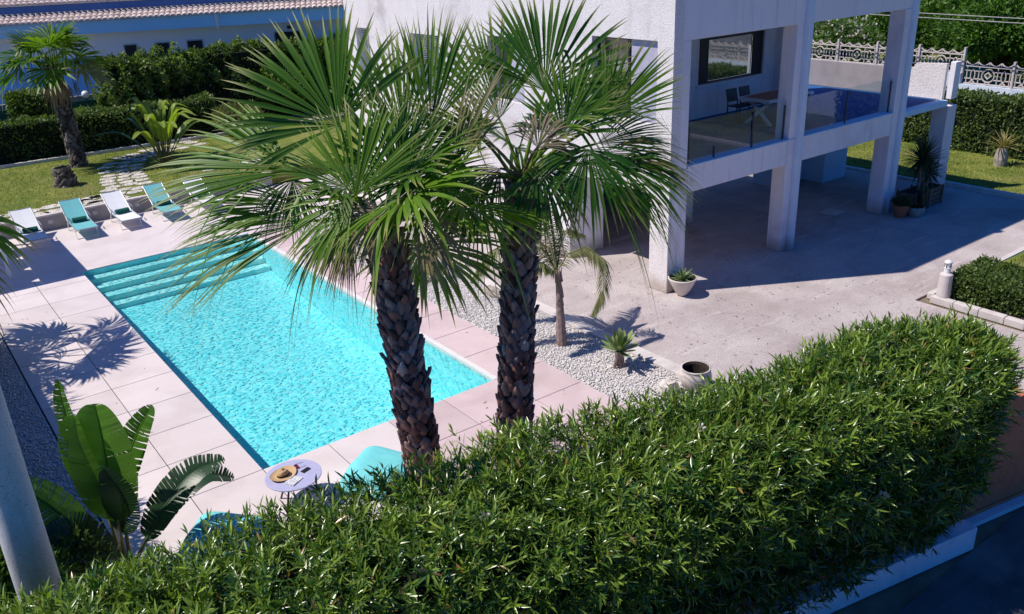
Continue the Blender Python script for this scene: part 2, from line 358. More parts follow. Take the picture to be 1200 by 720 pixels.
# ------------------------------------------------------------------ camera, sun, sky
def camera():
    pit, rol, yaw = R(23.01), R(-2.51), R(36.32)
    fw = A(math.sin(yaw)*math.cos(pit), math.cos(yaw)*math.cos(pit), -math.sin(pit))
    ri = A(math.cos(yaw), -math.sin(yaw), 0); up = np.cross(ri, fw)
    r = math.cos(rol)*ri+math.sin(rol)*up; u = -math.sin(rol)*ri+math.cos(rol)*up
    cam = bpy.data.cameras.new('camera'); o = bpy.data.objects.new('camera', cam); col.objects.link(o)
    m = Matrix(((r[0], u[0], -fw[0], 0), (r[1], u[1], -fw[1], 0), (r[2], u[2], -fw[2], 8.), (0, 0, 0, 1)))
    o.matrix_world = m; cam.sensor_width = 36; cam.sensor_fit = 'HORIZONTAL'; cam.lens = 1014.4/1200*36
    cam.clip_start = .1; cam.clip_end = 3000; scene.camera = o
camera()
SD = unit(A(-.613, .349, 1.))
sun = bpy.data.lights.new('sun', 'SUN'); so = bpy.data.objects.new('sun', sun); col.objects.link(so)
so.rotation_euler = Vector(SD).to_track_quat('Z', 'Y').to_euler(); so.location = (0, 0, 30)
sun.energy = 5.0; sun.angle = R(.53); sun.color = (1., .925, .84)
w = bpy.data.worlds.new('World'); scene.world = w; w.use_nodes = True
nt = w.node_tree; nt.nodes.clear()
sky = nt.nodes.new('ShaderNodeTexSky'); sky.sky_type = 'NISHITA'; sky.sun_disc = False
sky.sun_elevation = math.asin(SD[2]); sky.sun_rotation = math.atan2(SD[0], SD[1])
sky.ozone_density = 6.; sky.air_density = 1.; sky.dust_density = .3
bg = nt.nodes.new('ShaderNodeBackground'); bg.inputs[1].default_value = .068
wo = nt.nodes.new('ShaderNodeOutputWorld'); tint = nt.nodes.new('ShaderNodeMix'); tint.data_type = 'RGBA'; tint.blend_type = 'MULTIPLY'; tint.inputs[0].default_value = 1.; tint.inputs[7].default_value = (.17, .74, 1.55, 1)
nt.links.new(sky.outputs[0], tint.inputs[6]); nt.links.new(tint.outputs[2], bg.inputs[0]); nt.links.new(bg.outputs[0], wo.inputs[0])
scene.view_settings.view_transform = 'Standard'; scene.view_settings.look = 'None'; scene.view_settings.exposure = 0
scene.cycles.max_bounces = 8; scene.cycles.transparent_max_bounces = 12; scene.cycles.use_denoising = True
scene.cycles.caustics_reflective = False; scene.cycles.caustics_refractive = False

# ------------------------------------------------------------------ the setting
def struct(name, mb, mat, **k):
    o = mb.build(name, mat, **k); o['kind'] = 'structure'; return o
def slabs(mb, xs, ys, z0, z1, gap=.007):
    for a, b in zip(xs[:-1], xs[1:]):
        for c, d in zip(ys[:-1], ys[1:]): mb.box(a+gap, b-gap, c+gap, d-gap, z0, z1, r=RS.rand())
# ground reaching the horizon, with a hole where the pool basin is
g = MB()
PX0, PX1, PY0, PY1 = 3.87, 8.67, 12.5, 25.32
for x0, x1, y0, y1 in ((-900, PX0-.3, -900, 1500), (PX1+.3, 1500, -900, 1500), (PX0-.3, PX1+.3, -900, PY0-.3), (PX0-.3, PX1+.3, PY1+.3, 1500)):
    g.add([(x0, y0, -.06), (x1, y0, -.06), (x1, y1, -.06), (x0, y1, -.06)], [(0, 1, 2, 3)])
struct('ground', g, M['earth'])
j = MB()
for x0, x1, y0, y1 in ((1.36, PX0-.02, 9.2, 30.3), (PX1+.02, 9.9, 9.2, 26), (PX0-.02, PX1+.02, 9.2, PY0-.02)):
    j.box(x0, x1, y0, y1, -.05, -.012)
struct('deck_bedding', j, M['joint'])
d = MB()
ysl = [12.5+1.2*k for k in range(-3, 11)]+[25.32]
slabs(d, [1.37, 2.65, PX0-.004], ysl, -.03, 0)
M['tilepink'] = surf('deck_porcelain_rosy', (.62, .485, .49), (.68, .54, .55), 1.1, .6, .06, 80, piece=.12, big=((.52, .40, .40), .8, .48, .78), fine=(120, (.50, .42, .42), .6, .75), spec=.3)
dp = MB(); slabs(dp, [PX1+.12, 9.9], ysl, -.03, 0); slabs(dp, [PX0-.004+1.2*k for k in range(2, 4)]+[PX1+.12], [8.9, 10.1, 11.3, 12.5], -.03, 0)
struct('pool_deck_side', dp, M['tilepink'], bevel=.004, rnd=True)
slabs(d, [PX0-.004+1.2*k for k in range(0, 3)], [8.9, 10.1, 11.3, 12.5], -.03, 0)
d.box(-.4, 10.6, 25.334, 30.34, -.03, 0); d.box(10.605, 14.2, 25.6, 30.34, -.03, -.002)
struct('pool_deck', d, M['tile'], bevel=.004, rnd=True)
c = MB(); c.box(PX1, PX1+.118, PY0-.0, PY1, -.10, .004)
struct('pool_coping', c, M['coping'], bevel=.006)
# basin with broad entry steps at the far end
b = MB(); D0 = -1.2
b.box(PX0-.2, PX1+.2, PY0-.2, PY1+.2, D0-.1, D0)
b.box(PX0-.2, PX0, PY0-.2, PY1+.2, D0+.001, -.034); b.box(PX1, PX1+.2, PY0-.2, PY1+.2, D0+.001, -.104)
b.box(PX0+.001, PX1-.001, PY0-.2, PY0, D0+.002, -.034); b.box(PX0+.001, PX1-.001, PY1, PY1+.2, D0+.002, -.034)
struct('pool_basin', b, M['pool'])
st = MB()
for k, (y, z) in enumerate(((24.97, -.18), (24.58, -.34), (24.2, -.50), (23.82, -.66))):
    st.box(PX0+.003+.001*k, PX1-.003-.001*k, y, PY1-.002-.002*k, D0+.003, z)
sl = MB(); sl.add([(PX0+.01, 23.6, -.80), (PX1-.01, 23.6, -.80), (PX1-.01, 19.5, D0+.004), (PX0+.01, 19.5, D0+.004), (PX0+.01, 24.3, -.80), (PX1-.01, 24.3, -.80)], [(3, 2, 1, 0), (0, 1, 5, 4)]); struct('pool_floor', sl, M['pool'])
M['steps'] = surf('pool_step_lining', (.42, .86, .84), (.48, .90, .88), 2, .7, 0)
struct('pool_steps', st, M['steps'], bevel=.02)
wt = MB(); nx, ny = 2, 2
wt.add([(PX0+.001, PY0+.001, -.06), (PX1-.001, PY0+.001, -.06), (PX1-.001, PY1-.001, -.06), (PX0+.001, PY1-.001, -.06)], [(0, 1, 2, 3)])
struct('water', wt, M['water'])
# driveway and walk
dr = MB()
dr.poly([(11.8, 6.2), (11.8, 30.3), (14.6, 30.3), (14.6, 28), (27.75, 28), (27.75, 9.2), (18.25, 9.2), (18.25, 4.2), (10.9, 4.75), (10.9, 6.0)], -.05, -.004)
struct('driveway', dr, M['concrete'])
kb = MB(); kb.box(11.5, 11.8, 6.3, 25.6, -.05, .035)
struct('gravel_kerb', kb, M['kerb'], bevel=.01)
k2 = MB(); k2.box(27.76, 27.95, -2, 13.75, -.04, .14); k2.box(27.6, 27.8, 13.76, 30, -.04, .07)
k2.box(20.5, 32, 9.02, 9.16, -.04, .06)
struct('lawn_kerb', k2, M['kerb'], bevel=.01)
ln = MB(); ln.box(27.96, 60, -4, 60, -.05, .06); ln.box(18.6, 27.74, 0, 9.01, -.05, .03)
struct('lawn', ln, M['grass'])
ln = MB(); ln.box(-12, 11.6, 30.52, 39.4, -.05, .44); ln.box(11.6, 32, 30.62, 39.38, -.05, .437)
struct('raised_lawn', ln, M['grass'])
ln = MB(); ln.box(-25, 40, 39.41, 46, -.05, .43)
struct('hedge_bed', ln, M['earth'])
k3 = MB(); k3.box(-12, 21, 39.16, 39.32, .3, .56, rz=-.055, c=(6, 39.2))
struct('hedge_kerb', k3, M['kerb'])
wl = thing('garden_wall', 'low rendered retaining wall with pale cap behind the sun loungers', 'wall', (0, 30.34, 0))
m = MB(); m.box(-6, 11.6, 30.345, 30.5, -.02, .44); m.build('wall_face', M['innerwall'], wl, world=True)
m = MB(); m.box(-6, 11.62, 30.325, 30.53, .442, .50); m.build('coping', M['kerb'], wl, world=True, bevel=.008)
for x in (4.1, 5.45, 6.8, 8.1):
    m = MB(); m.box(x-.07, x+.07, 30.33, 30.344, .2, .32); m.build('wall_light', M['kerb'], wl, world=True)
gb = MB(); gb.box(9.91, 11.49, 7.2, 25.6, -.05, -.025); gb.box(-3, 1.35, 9, 25.3, -.05, -.025)
struct('gravel_bed', gb, M['gravelbase'])
def pebbles(n, x0, x1, y0, y1, z, s0, s1):
    base = unit(np.array([(1, 0, 0), (-1, 0, 0), (0, 1, 0), (0, -1, 0), (0, 0, 1), (0, 0, -1)], float))
    tri = [(0, 2, 4), (2, 1, 4), (1, 3, 4), (3, 0, 4), (2, 0, 5), (1, 2, 5), (3, 1, 5), (0, 3, 5)]
    V = base[None]*(1+.35*(RS.rand(n, 6, 1)-.5)); sc = s0+(s1-s0)*RS.rand(n, 1, 1)
    V = V*sc*(A(1, .8, .55)*(1+.3*(RS.rand(n, 1, 3)-.5)))
    an = RS.rand(n)*6.28; ca, sa = np.cos(an)[:, None], np.sin(an)[:, None]
    X = V[..., 0]*ca-V[..., 1]*sa; Y = V[..., 0]*sa+V[..., 1]*ca
    P = np.stack([x0+(x1-x0)*RS.rand(n), y0+(y1-y0)*RS.rand(n), z+.012*RS.rand(n)], 1)
    V = np.stack([X, Y, V[..., 2]], -1)+P[:, None]
    q = np.array([(a, b_, c_, c_) for a, b_, c_ in tri]); Q = (np.arange(n)*6)[:, None, None]+q[None]
    return V.reshape(-1, 3), Q.reshape(-1, 4), np.repeat(RS.rand(n), 6), np.zeros(n*6)
s = Soup(); s.addq(*pebbles(26000, 9.93, 11.48, 8.2, 25.5, -.018, .014, .034)); s.addq(*pebbles(9000, .2, 1.33, 10.5, 21.5, -.018, .014, .032))
tag(s.build('gravel', M['pebble'], smooth=False), kind='stuff', label='pale loose gravel beside the pool deck', cat='gravel')
# street side
sr = MB(); sr.add([(-60, -60, -.035), (80, -60, -.035), (80, 4.05, -.035), (-60, 4.05, -.035)], [(0, 1, 2, 3)])
struct('road', sr, M['asphalt'])
HU = A(.9802, -.1978, 0); HN = A(.1978, .9802, 0)     # along and across the big hedge
def H(s_, t_, z_=0.): return HU*s_+HN*t_+A(0, 0, z_)
hw = thing('boundary_wall', 'low wall coloured with blue shade under the big oleander hedge', 'wall', tuple(H(9, 6.2)))
m = MB(); p = [H(-8, 6.10)[:2], H(9.72, 6.10)[:2], H(9.72, 6.32)[:2], H(-8, 6.32)[:2]]; m.poly(p, -.04, .33); m.build('wall_body', M['bluewall'], hw, world=True, bevel=.012)  # pale blue carries the wall's shade in its colour
gt = thing('driveway_gate', 'solid brown metal driveway gate standing right of the oleander hedge', 'gate', tuple(H(12, 6.5)))
m = MB(); p = [H(9.9, 6.56)[:2], H(15.6, 6.56)[:2], H(15.6, 6.61)[:2], H(9.9, 6.61)[:2]]; m.poly(p, .1, 1.80); m.build('panel', M['rust'], gt, world=True)
m = MB()
for s0, s1, z0, z1 in ((9.9, 15.6, 1.801, 1.87), (9.9, 15.6, .04, .098)): m.poly([H(s0, 6.54)[:2], H(s1, 6.54)[:2], H(s1, 6.63)[:2], H(s0, 6.63)[:2]], z0, z1)
m.build('rail', M['rust'], gt, world=True)
m = MB(); p = [H(9.73, 6.42)[:2], H(16, 6.42)[:2], H(16, 6.75)[:2], H(9.73, 6.75)[:2]]; m.poly(p, -.04, .035); o = m.build('gate_threshold', M['bluewall'], None); tag(o, kind='structure')

# stepping stones in the raised lawn
pth = MB(); random.seed(3)
def flag(x, y, s_, z=.445):
    n = random.randint(5, 7); a0 = random.random()*6
    pts = [(x+s_*(1.25+.25*random.random())*math.cos(a0+2*PI*k/n), y+s_*(.85+.25*random.random())*math.sin(a0+2*PI*k/n)) for k in range(n)]
    pth.poly(pts, z-.05, z+.012)
line = [(5.7, 31.0), (6.6, 31.6), (7.15, 32.6), (7.3, 33.6), (7.45, 34.5), (7.75, 35.9), (8.4, 37.2), (9.4, 37.7), (10.6, 38.0), (12.0, 38.4)]
for (x0, y0), (x1, y1) in zip(line[:-1], line[1:]):
    for t in (0, .5):
        x, y = x0+(x1-x0)*t, y0+(y1-y0)*t; L_ = math.hypot(x1-x0, y1-y0); nx_, ny_ = -(y1-y0)/L_, (x1-x0)/L_
        for o_ in (-.52, 0., .50): flag(x+nx_*o_+random.uniform(-.08, .08), y+ny_*o_+random.uniform(-.08, .08), .23)
for x in np.arange(2.6, 6.4, .62):
    for y in (30.85, 31.45): flag(x+random.uniform(-.1, .1), y+random.uniform(-.08, .08)+max(0, (x-4))*.12, .27)
for x in np.arange(10.2, 13, .6): flag(x, 32.6+.2*random.random(), .26)
struct('stone_path', pth, M['flag'])
s = Soup(); n = 42000
P = np.concatenate([np.stack([28+4.2*RS.rand(n//3), 5+17*RS.rand(n//3), np.full(n//3, .06)], 1), np.stack([20.5+5*RS.rand(n//6), 5.5+3.4*RS.rand(n//6), np.full(n//6, .03)], 1),
                    np.stack([-1+13*RS.rand(n//2), 30.6+8.4*RS.rand(n//2), np.full(n//2, .435)], 1)])
D = unit(RS.normal(size=(len(P), 3))*A(.6, .6, .2)+A(0, 0, 1))
s.blades(P, D, rdir(len(P)), .05+.05*RS.rand(len(P)), .02, [(0, 1, 0), (1, .1, .0)], 0)
M['blade'] = leafmat('grass_blade', (.12, .18, .025), (.34, .34, .09), trans=.3, rough=.6)
tag(s.build('grass', M['blade']), kind='stuff', label='short patchy green grass of the lawns', cat='grass')

# ------------------------------------------------------------------ the house
hs = thing('house', 'white stucco villa with open carport and glass sided terraces above', 'house', (14.4, 13.3, 0))
HX, HY, HT = 14.4, 13.3, 8.76
def hp(name, mb, mat, parent=None, bevel=.012, **k): return mb.build(name, mat, parent or hs, world=True, bevel=bevel, **k)
# storey above the carport: left (pool side) wall with window openings, rough stucco
m = MB(); wx0, wx1 = HX, HX+.30
ops = [(13.78, 15.92, 3.98, 5.82), (22.7, 24.3, 3.6, 5.45), (27.0, 27.9, 3.6, 5.45), (18.6, 20.2, 3.9, 5.6)]
def wall_x(m, x0, x1, y0, y1, z0, z1, ops):
    ops = sorted(ops); y = y0
    for a, b_, c_, d_ in ops:
        m.box(x0, x1, y, a, z0, z1); m.box(x0, x1, a, b_, z0, c_); m.box(x0, x1, a, b_, d_, z1); y = b_
    m.box(x0, x1, y, y1, z0, z1)
wall_x(m, wx0, wx1, HY+.001, 28.6, 2.96, HT, ops)
m.box(wx0, wx1, HY+.6, 16.77, 2.36, 2.959); 
wall_x(m, wx0, wx1, 17.5, 28.6, .0, 2.959, [])
m.box(wx0-.12, wx0-.001, 17.6, 28.6, 0, .14)
hp('pool_side_wall', m, M['stucco'], bevel=0)
# street side wall, storey above: above the openings one plain band
m = MB()
m.box(HX+.301, 22.8, HY+.001, HY+.30, 5.82, HT)
m.box(22.801, 23.98, HY+.004, HY+.30, 5.82, 6.9)
m.box(HX+.301, HX+.56, HY+.002, HY+.30, 2.965, 5.819)
hp('street_side_wall', m, M['plaster'])
m = MB()
m.box(HX+.01, 22.8, HY+.31, 16.19, HT-.25, HT-.01); m.box(19.101, 22.8, 16.191, 19.4, HT-.25, HT-.01); m.box(22.5, 22.79, 16.21, 19.4, 5.84, HT-.26); m.box(HX+.01, 19.1, 16.2, 28.59, HT-.25, HT-.01); m.box(HX+.301, 22.79, HY+.301, 16.2, 5.83, 6.0); m.box(HX+.31, 19.1, 16.21, 28.37, 5.84, 6.02)  # rear strip above the terrace is unseen, added to keep the terrace shaded
m.box(22.55, 22.79, HY+.31, 16.2, 6.01, HT-.26); m.box(18.9, 19.1, 17.21, 28.37, 2.4, HT-.26); m.box(HX+.31, 22.54, 16.0, 16.19, 6.02, HT-.26)
m.box(HX+.31, 18.89, 28.38, 28.59, 0, HT-.26)
hp('roof_slab', m, M['plaster'])
# inner back wall of the balcony with the big window opening
m = MB()
X0, X1, Z0, Z1 = 19.5, 22.3, 3.96, 5.18
YB = 17.0
m.box(HX+.31, X0-.05, YB, YB+.2, 2.97, 5.83); m.box(X0-.05, 22.35, YB, YB+.2, 2.97, Z0-.04); m.box(X0-.05, 22.35, YB, YB+.2, Z1+.02, 5.83); m.box(22.36, 22.9, YB+.001, YB+.2, 2.97, 5.83)
m.box(22.9, 23.1, 16.3, YB+.2, 2.97, 5.82)
hp('balcony_wall', m, M['plaster'])
m = MB(); m.box(X0-.12, 22.42, YB-.07, YB-.001, Z0-.10, Z0-.041); o = hp('window', m, M['plaster'])
wf = MB(); wf.box(X0-.05, X0+.42, YB+.06, YB+.1, Z0-.03, Z1+.01); wf.box(21.9, 22.35, YB+.06, YB+.1, Z0-.03, Z1+.01); wf.box(X0+.43, 21.89, YB+.05, YB+.09, Z1-.05, Z1+.01); wf.box(X0+.43, 21.89, YB+.05, YB+.09, Z0-.03, Z0+.02)
def sub(mb, name, mat, par, **k):
    ob = mb.build(name, mat, par, world=True, **k); return ob
sub(wf, 'frame', M['darkroom'], o)
m = MB(); m.box(X0+.43, 21.89, YB+.10, YB+.12, Z0+.02, Z1-.05); sub(m, 'pane', M['mirror'], o)
# pool side windows
for k, (a, b_, c_, d_) in enumerate(ops):
    m = MB(); m.box(wx0+.18, wx0+.23, a, a+.06, c_, d_); m.box(wx0+.18, wx0+.23, b_-.06, b_, c_, d_); m.box(wx0+.18, wx0+.23, a+.061, b_-.061, c_, c_+.05); m.box(wx0+.18, wx0+.23, a+.061, b_-.061, d_-.05, d_); m.box(wx0+.18, wx0+.235, (a+b_)/2-.03, (a+b_)/2+.03, c_+.051, d_-.051)
    o = hp('window', m, M['darkroom'] if k in (0, 3) else M['shutter'], bevel=0)
    m = MB()
    if k in (0, 3):
        m.box(wx0+.20, wx0+.21, a+.03, b_-.03, c_+.03, d_-.03); sub(m, 'pane', M['mirror'], o)
        m = MB(); m.box(wx0+.10, wx0+.12, a+.02, a+(b_-a)*.42, c_+.01, d_-.01); sub(m, 'curtain', M['curtain'], o)
    else:
        for i in range(26):
            z = c_+.07+i*(d_-c_-.12)/26
            m.add([(wx0+.19, a+.06, z), (wx0+.19, b_-.06, z), (wx0+.14, b_-.06, z+.05), (wx0+.14, a+.06, z+.05)], [(0, 1, 2, 3)])
        sub(m, 'shutter', M['shutter'], o)
# floor slab, beams
m = MB(); m.box(HX+.31, 23.99, HY+.31, 17.2, 2.6, 2.95); m.box(24.0, 26.75, HY+.2, 19.6, 2.82, 2.955); m.box(19.2, 23.99, 17.21, 19.6, 2.6, 2.95)
hp('terrace_floor', m, M['terrfloor'], bevel=0)
M['blueshade'] = surf('blue_terrace_shade', (.015, .085, .26), (.03, .13, .34), 6, .9, .5, 50, fine=(22, (.02, .10, .28), .5, .62))  # blue of the terrace floor's shade, put into a sheet's colour
m = MB(); m.box(19.3, 26.5, HY+.34, 19.5, 2.957, 2.968); hp('blue_shade_sheet', m, M['blueshade'], bevel=0)
m = MB(); m.box(15.0, 18.71, HY+.002, HY+.3, 2.37, 3.0); m.box(19.195, 23.49, HY+.002, HY+.3, 2.37, 2.99); hp('beam', m, M['plaster'])
m = MB(); m.box(HX+.31, 18.88, HY+.61, 28.3, 2.3, 2.59); m.box(18.9, 23.9, HY+.31, 17.18, 2.3, 2.59); hp('ceiling_slab', m, M['plaster'])
m = MB(); m.box(24.01, 26.44, HY-.06, HY+.19, 2.80, 2.98); hp('slab_edge', m, M['cabinet'])
m = MB(); m.box(15.0, 23.5, HY-.03, HY+.001, 3.0, 3.025); m.box(15.0, 18.7, HY+.0015, HY+.32, 3.0, 3.03); m.box(19.2, 23.48, HY+.0015, HY+.32, 2.992, 3.028); hp('edge_cap', m, M['cabinet'], bevel=0)
# columns
def column(x0, x1, y0, y1, z0, z1, mat=M['plaster']):
    m = MB(); m.box(x0, x1, y0, y1, z0, z1); return hp('column', m, mat, bevel=.015)
column(HX-.003, HX+.10, HY-.004, HY+.6, 0, 2.955, M['stucco']); column(HX+.101, 14.99, HY-.003, HY+.45, 0, 2.955)
M['pilaster'] = surf('pilaster_blue_lit', (.66, .76, .86), (.72, .81, .90), 1.5, .8, .2, 40, streak=((.45, .52, .60), .5), dirt=(.40, .34, .32))  # pale blue stands for the blue light on the column fronts
column(18.72, 18.985, HY-.01, HY+.42, 0, 7.4); column(18.99, 19.19, HY-.13, HY+.30, 0, 8.7, M['pilaster']); column(23.5, 23.79, HY-.02, HY+.45, 0, 5.819); column(23.795, 24.02, HY-.10, HY+.32, 0, 6.9, M['pilaster'])
column(26.45, 27.0, HY-.08, HY+.4, 0, 2.79); column(14.36, 15.57, 16.775, 17.49, 0, 2.3); column(18.6, 19.0, 16.6, 17.1, 0, 2.3); column(19.16, 19.5, HY+.1, HY+.6, 0, 2.36)
column(23.55, 23.95, 16.7, 17.1, 0, 2.3)
# gable panel at the terrace end
m = MB(); vs = [(HY+.21, 2.96), (14.66, 2.96), (14.66, 3.70), (14.45, 3.97), (HY+.21, 4.02)]
m.add([(26.57, y, z) for y, z in vs]+[(26.70, y, z) for y, z in vs], [(0, 1, 2, 3, 4)[::-1], (5, 6, 7, 8, 9)]+[(i, (i+1) % 5, 5+(i+1) % 5, 5+i) for i in range(5)])
hp('parapet', m, M['stucco'], bevel=0)
column(26.62, 26.95, HY-.05, HY+.12, 2.981, 4.08)
# back parapet of the terrace
m = MB(); m.box(26.57, 26.70, 14.662, 19.6, 2.96, 3.80)
hp('parapet', m, M['innerwall'])  # same wall as the gable panel; grey puts the house's shade into its colour
# glass balustrades
for x0, x1, xs in ((15.02, 18.7, (15.1, 16.0, 17.4, 18.62)), (19.17, 23.48, (19.5, 21.33, 23.42)), (24.02, 26.48, ())):
    if x0 > 24:
        continue
    m = MB(); m.add([(x0, HY+.125, 3.06), (x1, HY+.125, 3.06), (x1, HY+.125, 3.98), (x0, HY+.125, 3.98)], [(0, 1, 2, 3)]); o = hp('glass_balustrade', m, M['glass'], bevel=0)
    for x in xs:
        m = MB(); m.box(x-.025, x+.025, HY+.10, HY+.119, 3.03, 3.9 if x not in (16.0,) else 3.3); sub(m, 'post', M['dark'], o)
m = MB(); m.box(25.35, 26.64, 16.52, 18.2, 0, 2.2); m.box(23.8, 25.349, 17.3, 18.2, 0, 2.29)
hp('storage_room', m, M['cabinet'])
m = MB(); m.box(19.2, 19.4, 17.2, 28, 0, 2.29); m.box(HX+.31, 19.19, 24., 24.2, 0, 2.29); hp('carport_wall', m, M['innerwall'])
m = MB(); m.tube([(25.3, HY-.09, 2.79), (25.3, HY-.09, 2.62)], .03, 8); hp('overflow_spout', m, M['dark'], bevel=0)

# patio table and chairs on the balcony
tb = thing('patio_table', 'wooden patio table with white crossed legs on the balcony', 'table', (20.6, 15.2, 2.95))
m = MB(); m.box(19.75, 21.65, 14.75, 15.65, 3.67, 3.71); m.build('table_top', M['tablewood'], tb, world=True)
m = MB(); m.box(19.70, 21.70, 14.70, 14.749, 3.63, 3.715); m.box(19.70, 21.70, 15.651, 15.70, 3.63, 3.715); m.box(19.70, 19.749, 14.75, 15.65, 3.63, 3.715); m.box(21.651, 21.70, 14.75, 15.65, 3.63, 3.715); m.build('table_rim', M['white'], tb, world=True)
for x in (19.95, 21.45):
    for a, b_ in ((14.8, 15.6), (15.6, 14.8)):
        m = MB(); m.bar((x+(.035 if a < b_ else -.035), a, 2.96), (x+(.035 if a < b_ else -.035), b_, 3.65), .06, .09); m.build('leg', M['white'], tb, world=True)
def patio_chair():
    t = thing('patio_chair', 'x', 'chair')
    m = MB(); m.box(-.22, .22, -.22, .22, .43, .46); m.build('seat', M['dark'], t)
    m = MB(); m.bar((0, .22, .55), (0, .30, .90), .44, .03); m.build('backrest', M['dark'], t)
    for x in (-.21, .21):
        for y in (-.21, .21):
            m = MB(); m.bar((x, y, 0), (x, y*(1 if y < 0 else 1.05), .44 if y < 0 else .60), .025, .025); m.build('leg', M['dark'], t)
    return t
pc = patio_chair(); LP = [((20.0, 15.95, 2.95), 'dark chair behind the balcony table, nearer its left end'), ((20.55, 15.95, 2.95), 'dark chair behind the balcony table, second from its left end'), ((20.35, 14.35, 2.95), 'dark chair in front of the balcony table, beside the column')]
for i, (l, lb) in enumerate(LP):
    o = pc if i == 0 else dup(pc); o.location = l; o.rotation_euler = (0, 0, PI if i == 2 else 0); o['label'] = lb; o['group'] = 'chairs round the balcony table'

# ------------------------------------------------------------------ palms
FANPROF = [(0, .02, 0), (.3, .5, .0), (.58, 1., .0), (.72, .74, -.01), (.87, .36, -.03), (1, .02, -.06)]
def fan(s, hub, axis, nrm, r, spread, nseg, droop=.3, rnd=.5, ragged=.12):
    axis = unit(axis); nrm = unit(nrm-axis*np.dot(axis, nrm)); side = np.cross(axis, nrm)
    th = np.linspace(-spread, spread, nseg)+RS.normal(size=nseg)*.02+.03*np.sin(np.linspace(0, 9, nseg)+RS.rand()*6)
    D = axis[None]*np.cos(th)[:, None]+side[None]*np.sin(th)[:, None]
    # shallow cup along the middle
    D = unit(D+nrm[None]*(.16*np.abs(np.sin(th)))[:, None]+RS.normal(size=(nseg, 3))*.038)
    L = r*(1-.24*(np.abs(th)/max(spread, .1))**2)*(1-ragged*RS.rand(nseg))
    dth = 2*spread/nseg; W = L*.60*dth*1.12
    s.blades(np.repeat(hub[None], nseg, 0), D, nrm[None]+RS.normal(size=(nseg, 3))*.05, L, W, FANPROF, fold=.16, rnd=np.clip(rnd+RS.normal(size=nseg)*.12, 0, 1), droop=np.where(RS.rand(nseg) < .10, droop+.9+RS.rand(nseg), droop*(.5+1.1*RS.rand(nseg))+.06))
def frond(parent, C, az, el, pl, r, spread=1.9, nseg=40, mat='fan', rnd=.5, roll=0., droop=.3, bend=.45, name='frond', into=None):
    """petiole leaving the crown at C, fan at its end"""
    h = A(math.cos(az), math.sin(az), 0); d0 = h*math.cos(el)+A(0, 0, math.sin(el))
    pts = []; p = C.copy(); e = el
    for i in range(7):
        pts.append(p.copy()); e = el-bend*(i/6.)**1.5; p = p+(h*math.cos(e)+A(0, 0, math.sin(e)))*pl/6.
    hub = pts[-1]; e2 = e-.25
    axis = h*math.cos(e2)+A(0, 0, math.sin(e2)); n0 = -h*math.sin(e2)+A(0, 0, math.cos(e2)); sd = np.cross(axis, n0)
    nrm = n0*math.cos(roll)+sd*math.sin(roll)
    s = into or Soup()
    if into is None:
        mb = MB(); mb.tube(pts, [.035-.018*i/6 for i in range(7)], 5, cap=False); s.mb(mb, r=.9, fr=.75)
    fan(s, hub, axis, nrm, r, spread, nseg, droop, rnd)
    if into is None: return s.build(name, M[mat], parent)
def frond_to(parent, C, hub, axis, nrm, r, spread=1.9, nseg=42, mat='fan', rnd=.5, droop=.25):
    """a frond whose blade centre and aim are given"""
    C, hub, axis = A(*C), A(*hub), unit(A(*axis)); s = Soup(); mb = MB()
    mid = (C+hub)/2+A(0, 0, .12*np.linalg.norm(hub-C)); pts = [C*(1-t)**2+mid*2*t*(1-t)+hub*t*t for t in np.linspace(0, 1, 7)]
    mb.tube(pts, [.035-.018*i/6 for i in range(7)], 5, cap=False); s.mb(mb, r=.9, fr=.75)
    fan(s, hub, axis, A(*nrm), r, spread, nseg, droop, rnd); return s.build('frond', M[mat], parent)
def boots(s, base, top, r0, r1, z0, z1, rows, per, size, out=.5, tophalf=0):
    """leaf bases covering a palm trunk: each a pointed, thick curved scale"""
    base, top = A(*base), A(*top); ax = unit(top-base); Ht = np.linalg.norm(top-base)
    a = unit(np.cross(ax, A(0, 1, 0))); b_ = np.cross(ax, a)
    for i in range(rows):
        f = z0+(z1-z0)*i/rows; rr = r0+(r1-r0)*f; c = base+ax*Ht*f
        for k in range(per):
            t = 2*PI*(k+(i % 2)*.5)/per+random.uniform(-.16, .16)
            o = a*math.cos(t)+b_*math.sin(t); tg = -a*math.sin(t)+b_*math.cos(t)
            sz = size*random.uniform(.65, 1.35); fl = (out+tophalf*f)*random.uniform(.4, 1.6); w_ = rr*2*PI/per*1.12
            p0 = c+o*(rr*.93)-ax*.04; cc = [(0, 1., 0), (.35, 1.05, .16), (.7, .62, .42*fl*2), (1., .16, .55*fl*2)]
            vs = []; lean = random.uniform(-.6, .6)
            for ff, ww, oo in cc:
                q = p0+ax*sz*ff+o*sz*oo*.8+tg*lean*sz*ff*.4
                vs += [q-tg*w_*ww/2-o*.012, q+o*(.035*(1.1-ff)), q+tg*w_*ww/2-o*.012, q-o*.05]
            fs = []
            for j_ in range(3):
                u = j_*4
                fs += [(u, u+1, u+5, u+4), (u+1, u+2, u+6, u+5), (u+2, u+3, u+7, u+6), (u+3, u, u+4, u+7)]
            fs.append((12, 13, 14, 15))
            s.addq(np.array(vs), np.array(fs), np.full(16, min(1, max(0, random.gauss(.5, .27)))), np.zeros(16))
def trunk(parent, base, top, r0, r1, rows, per, size, mat, out=.5, tophalf=0., bend=None):
    s = Soup(); mb = MB(); base, top = A(*base), A(*top)
    mb.tube([base+(top-base)*t for t in np.linspace(0, 1, 8)], [(r0+(r1-r0)*t)*.93 for t in np.linspace(0, 1, 8)], 14); s.mb(mb, r=.05)
    boots(s, base, top, r0, r1, .0, .99, rows, per, size, out, tophalf); return s.build('trunk', M[mat], parent)

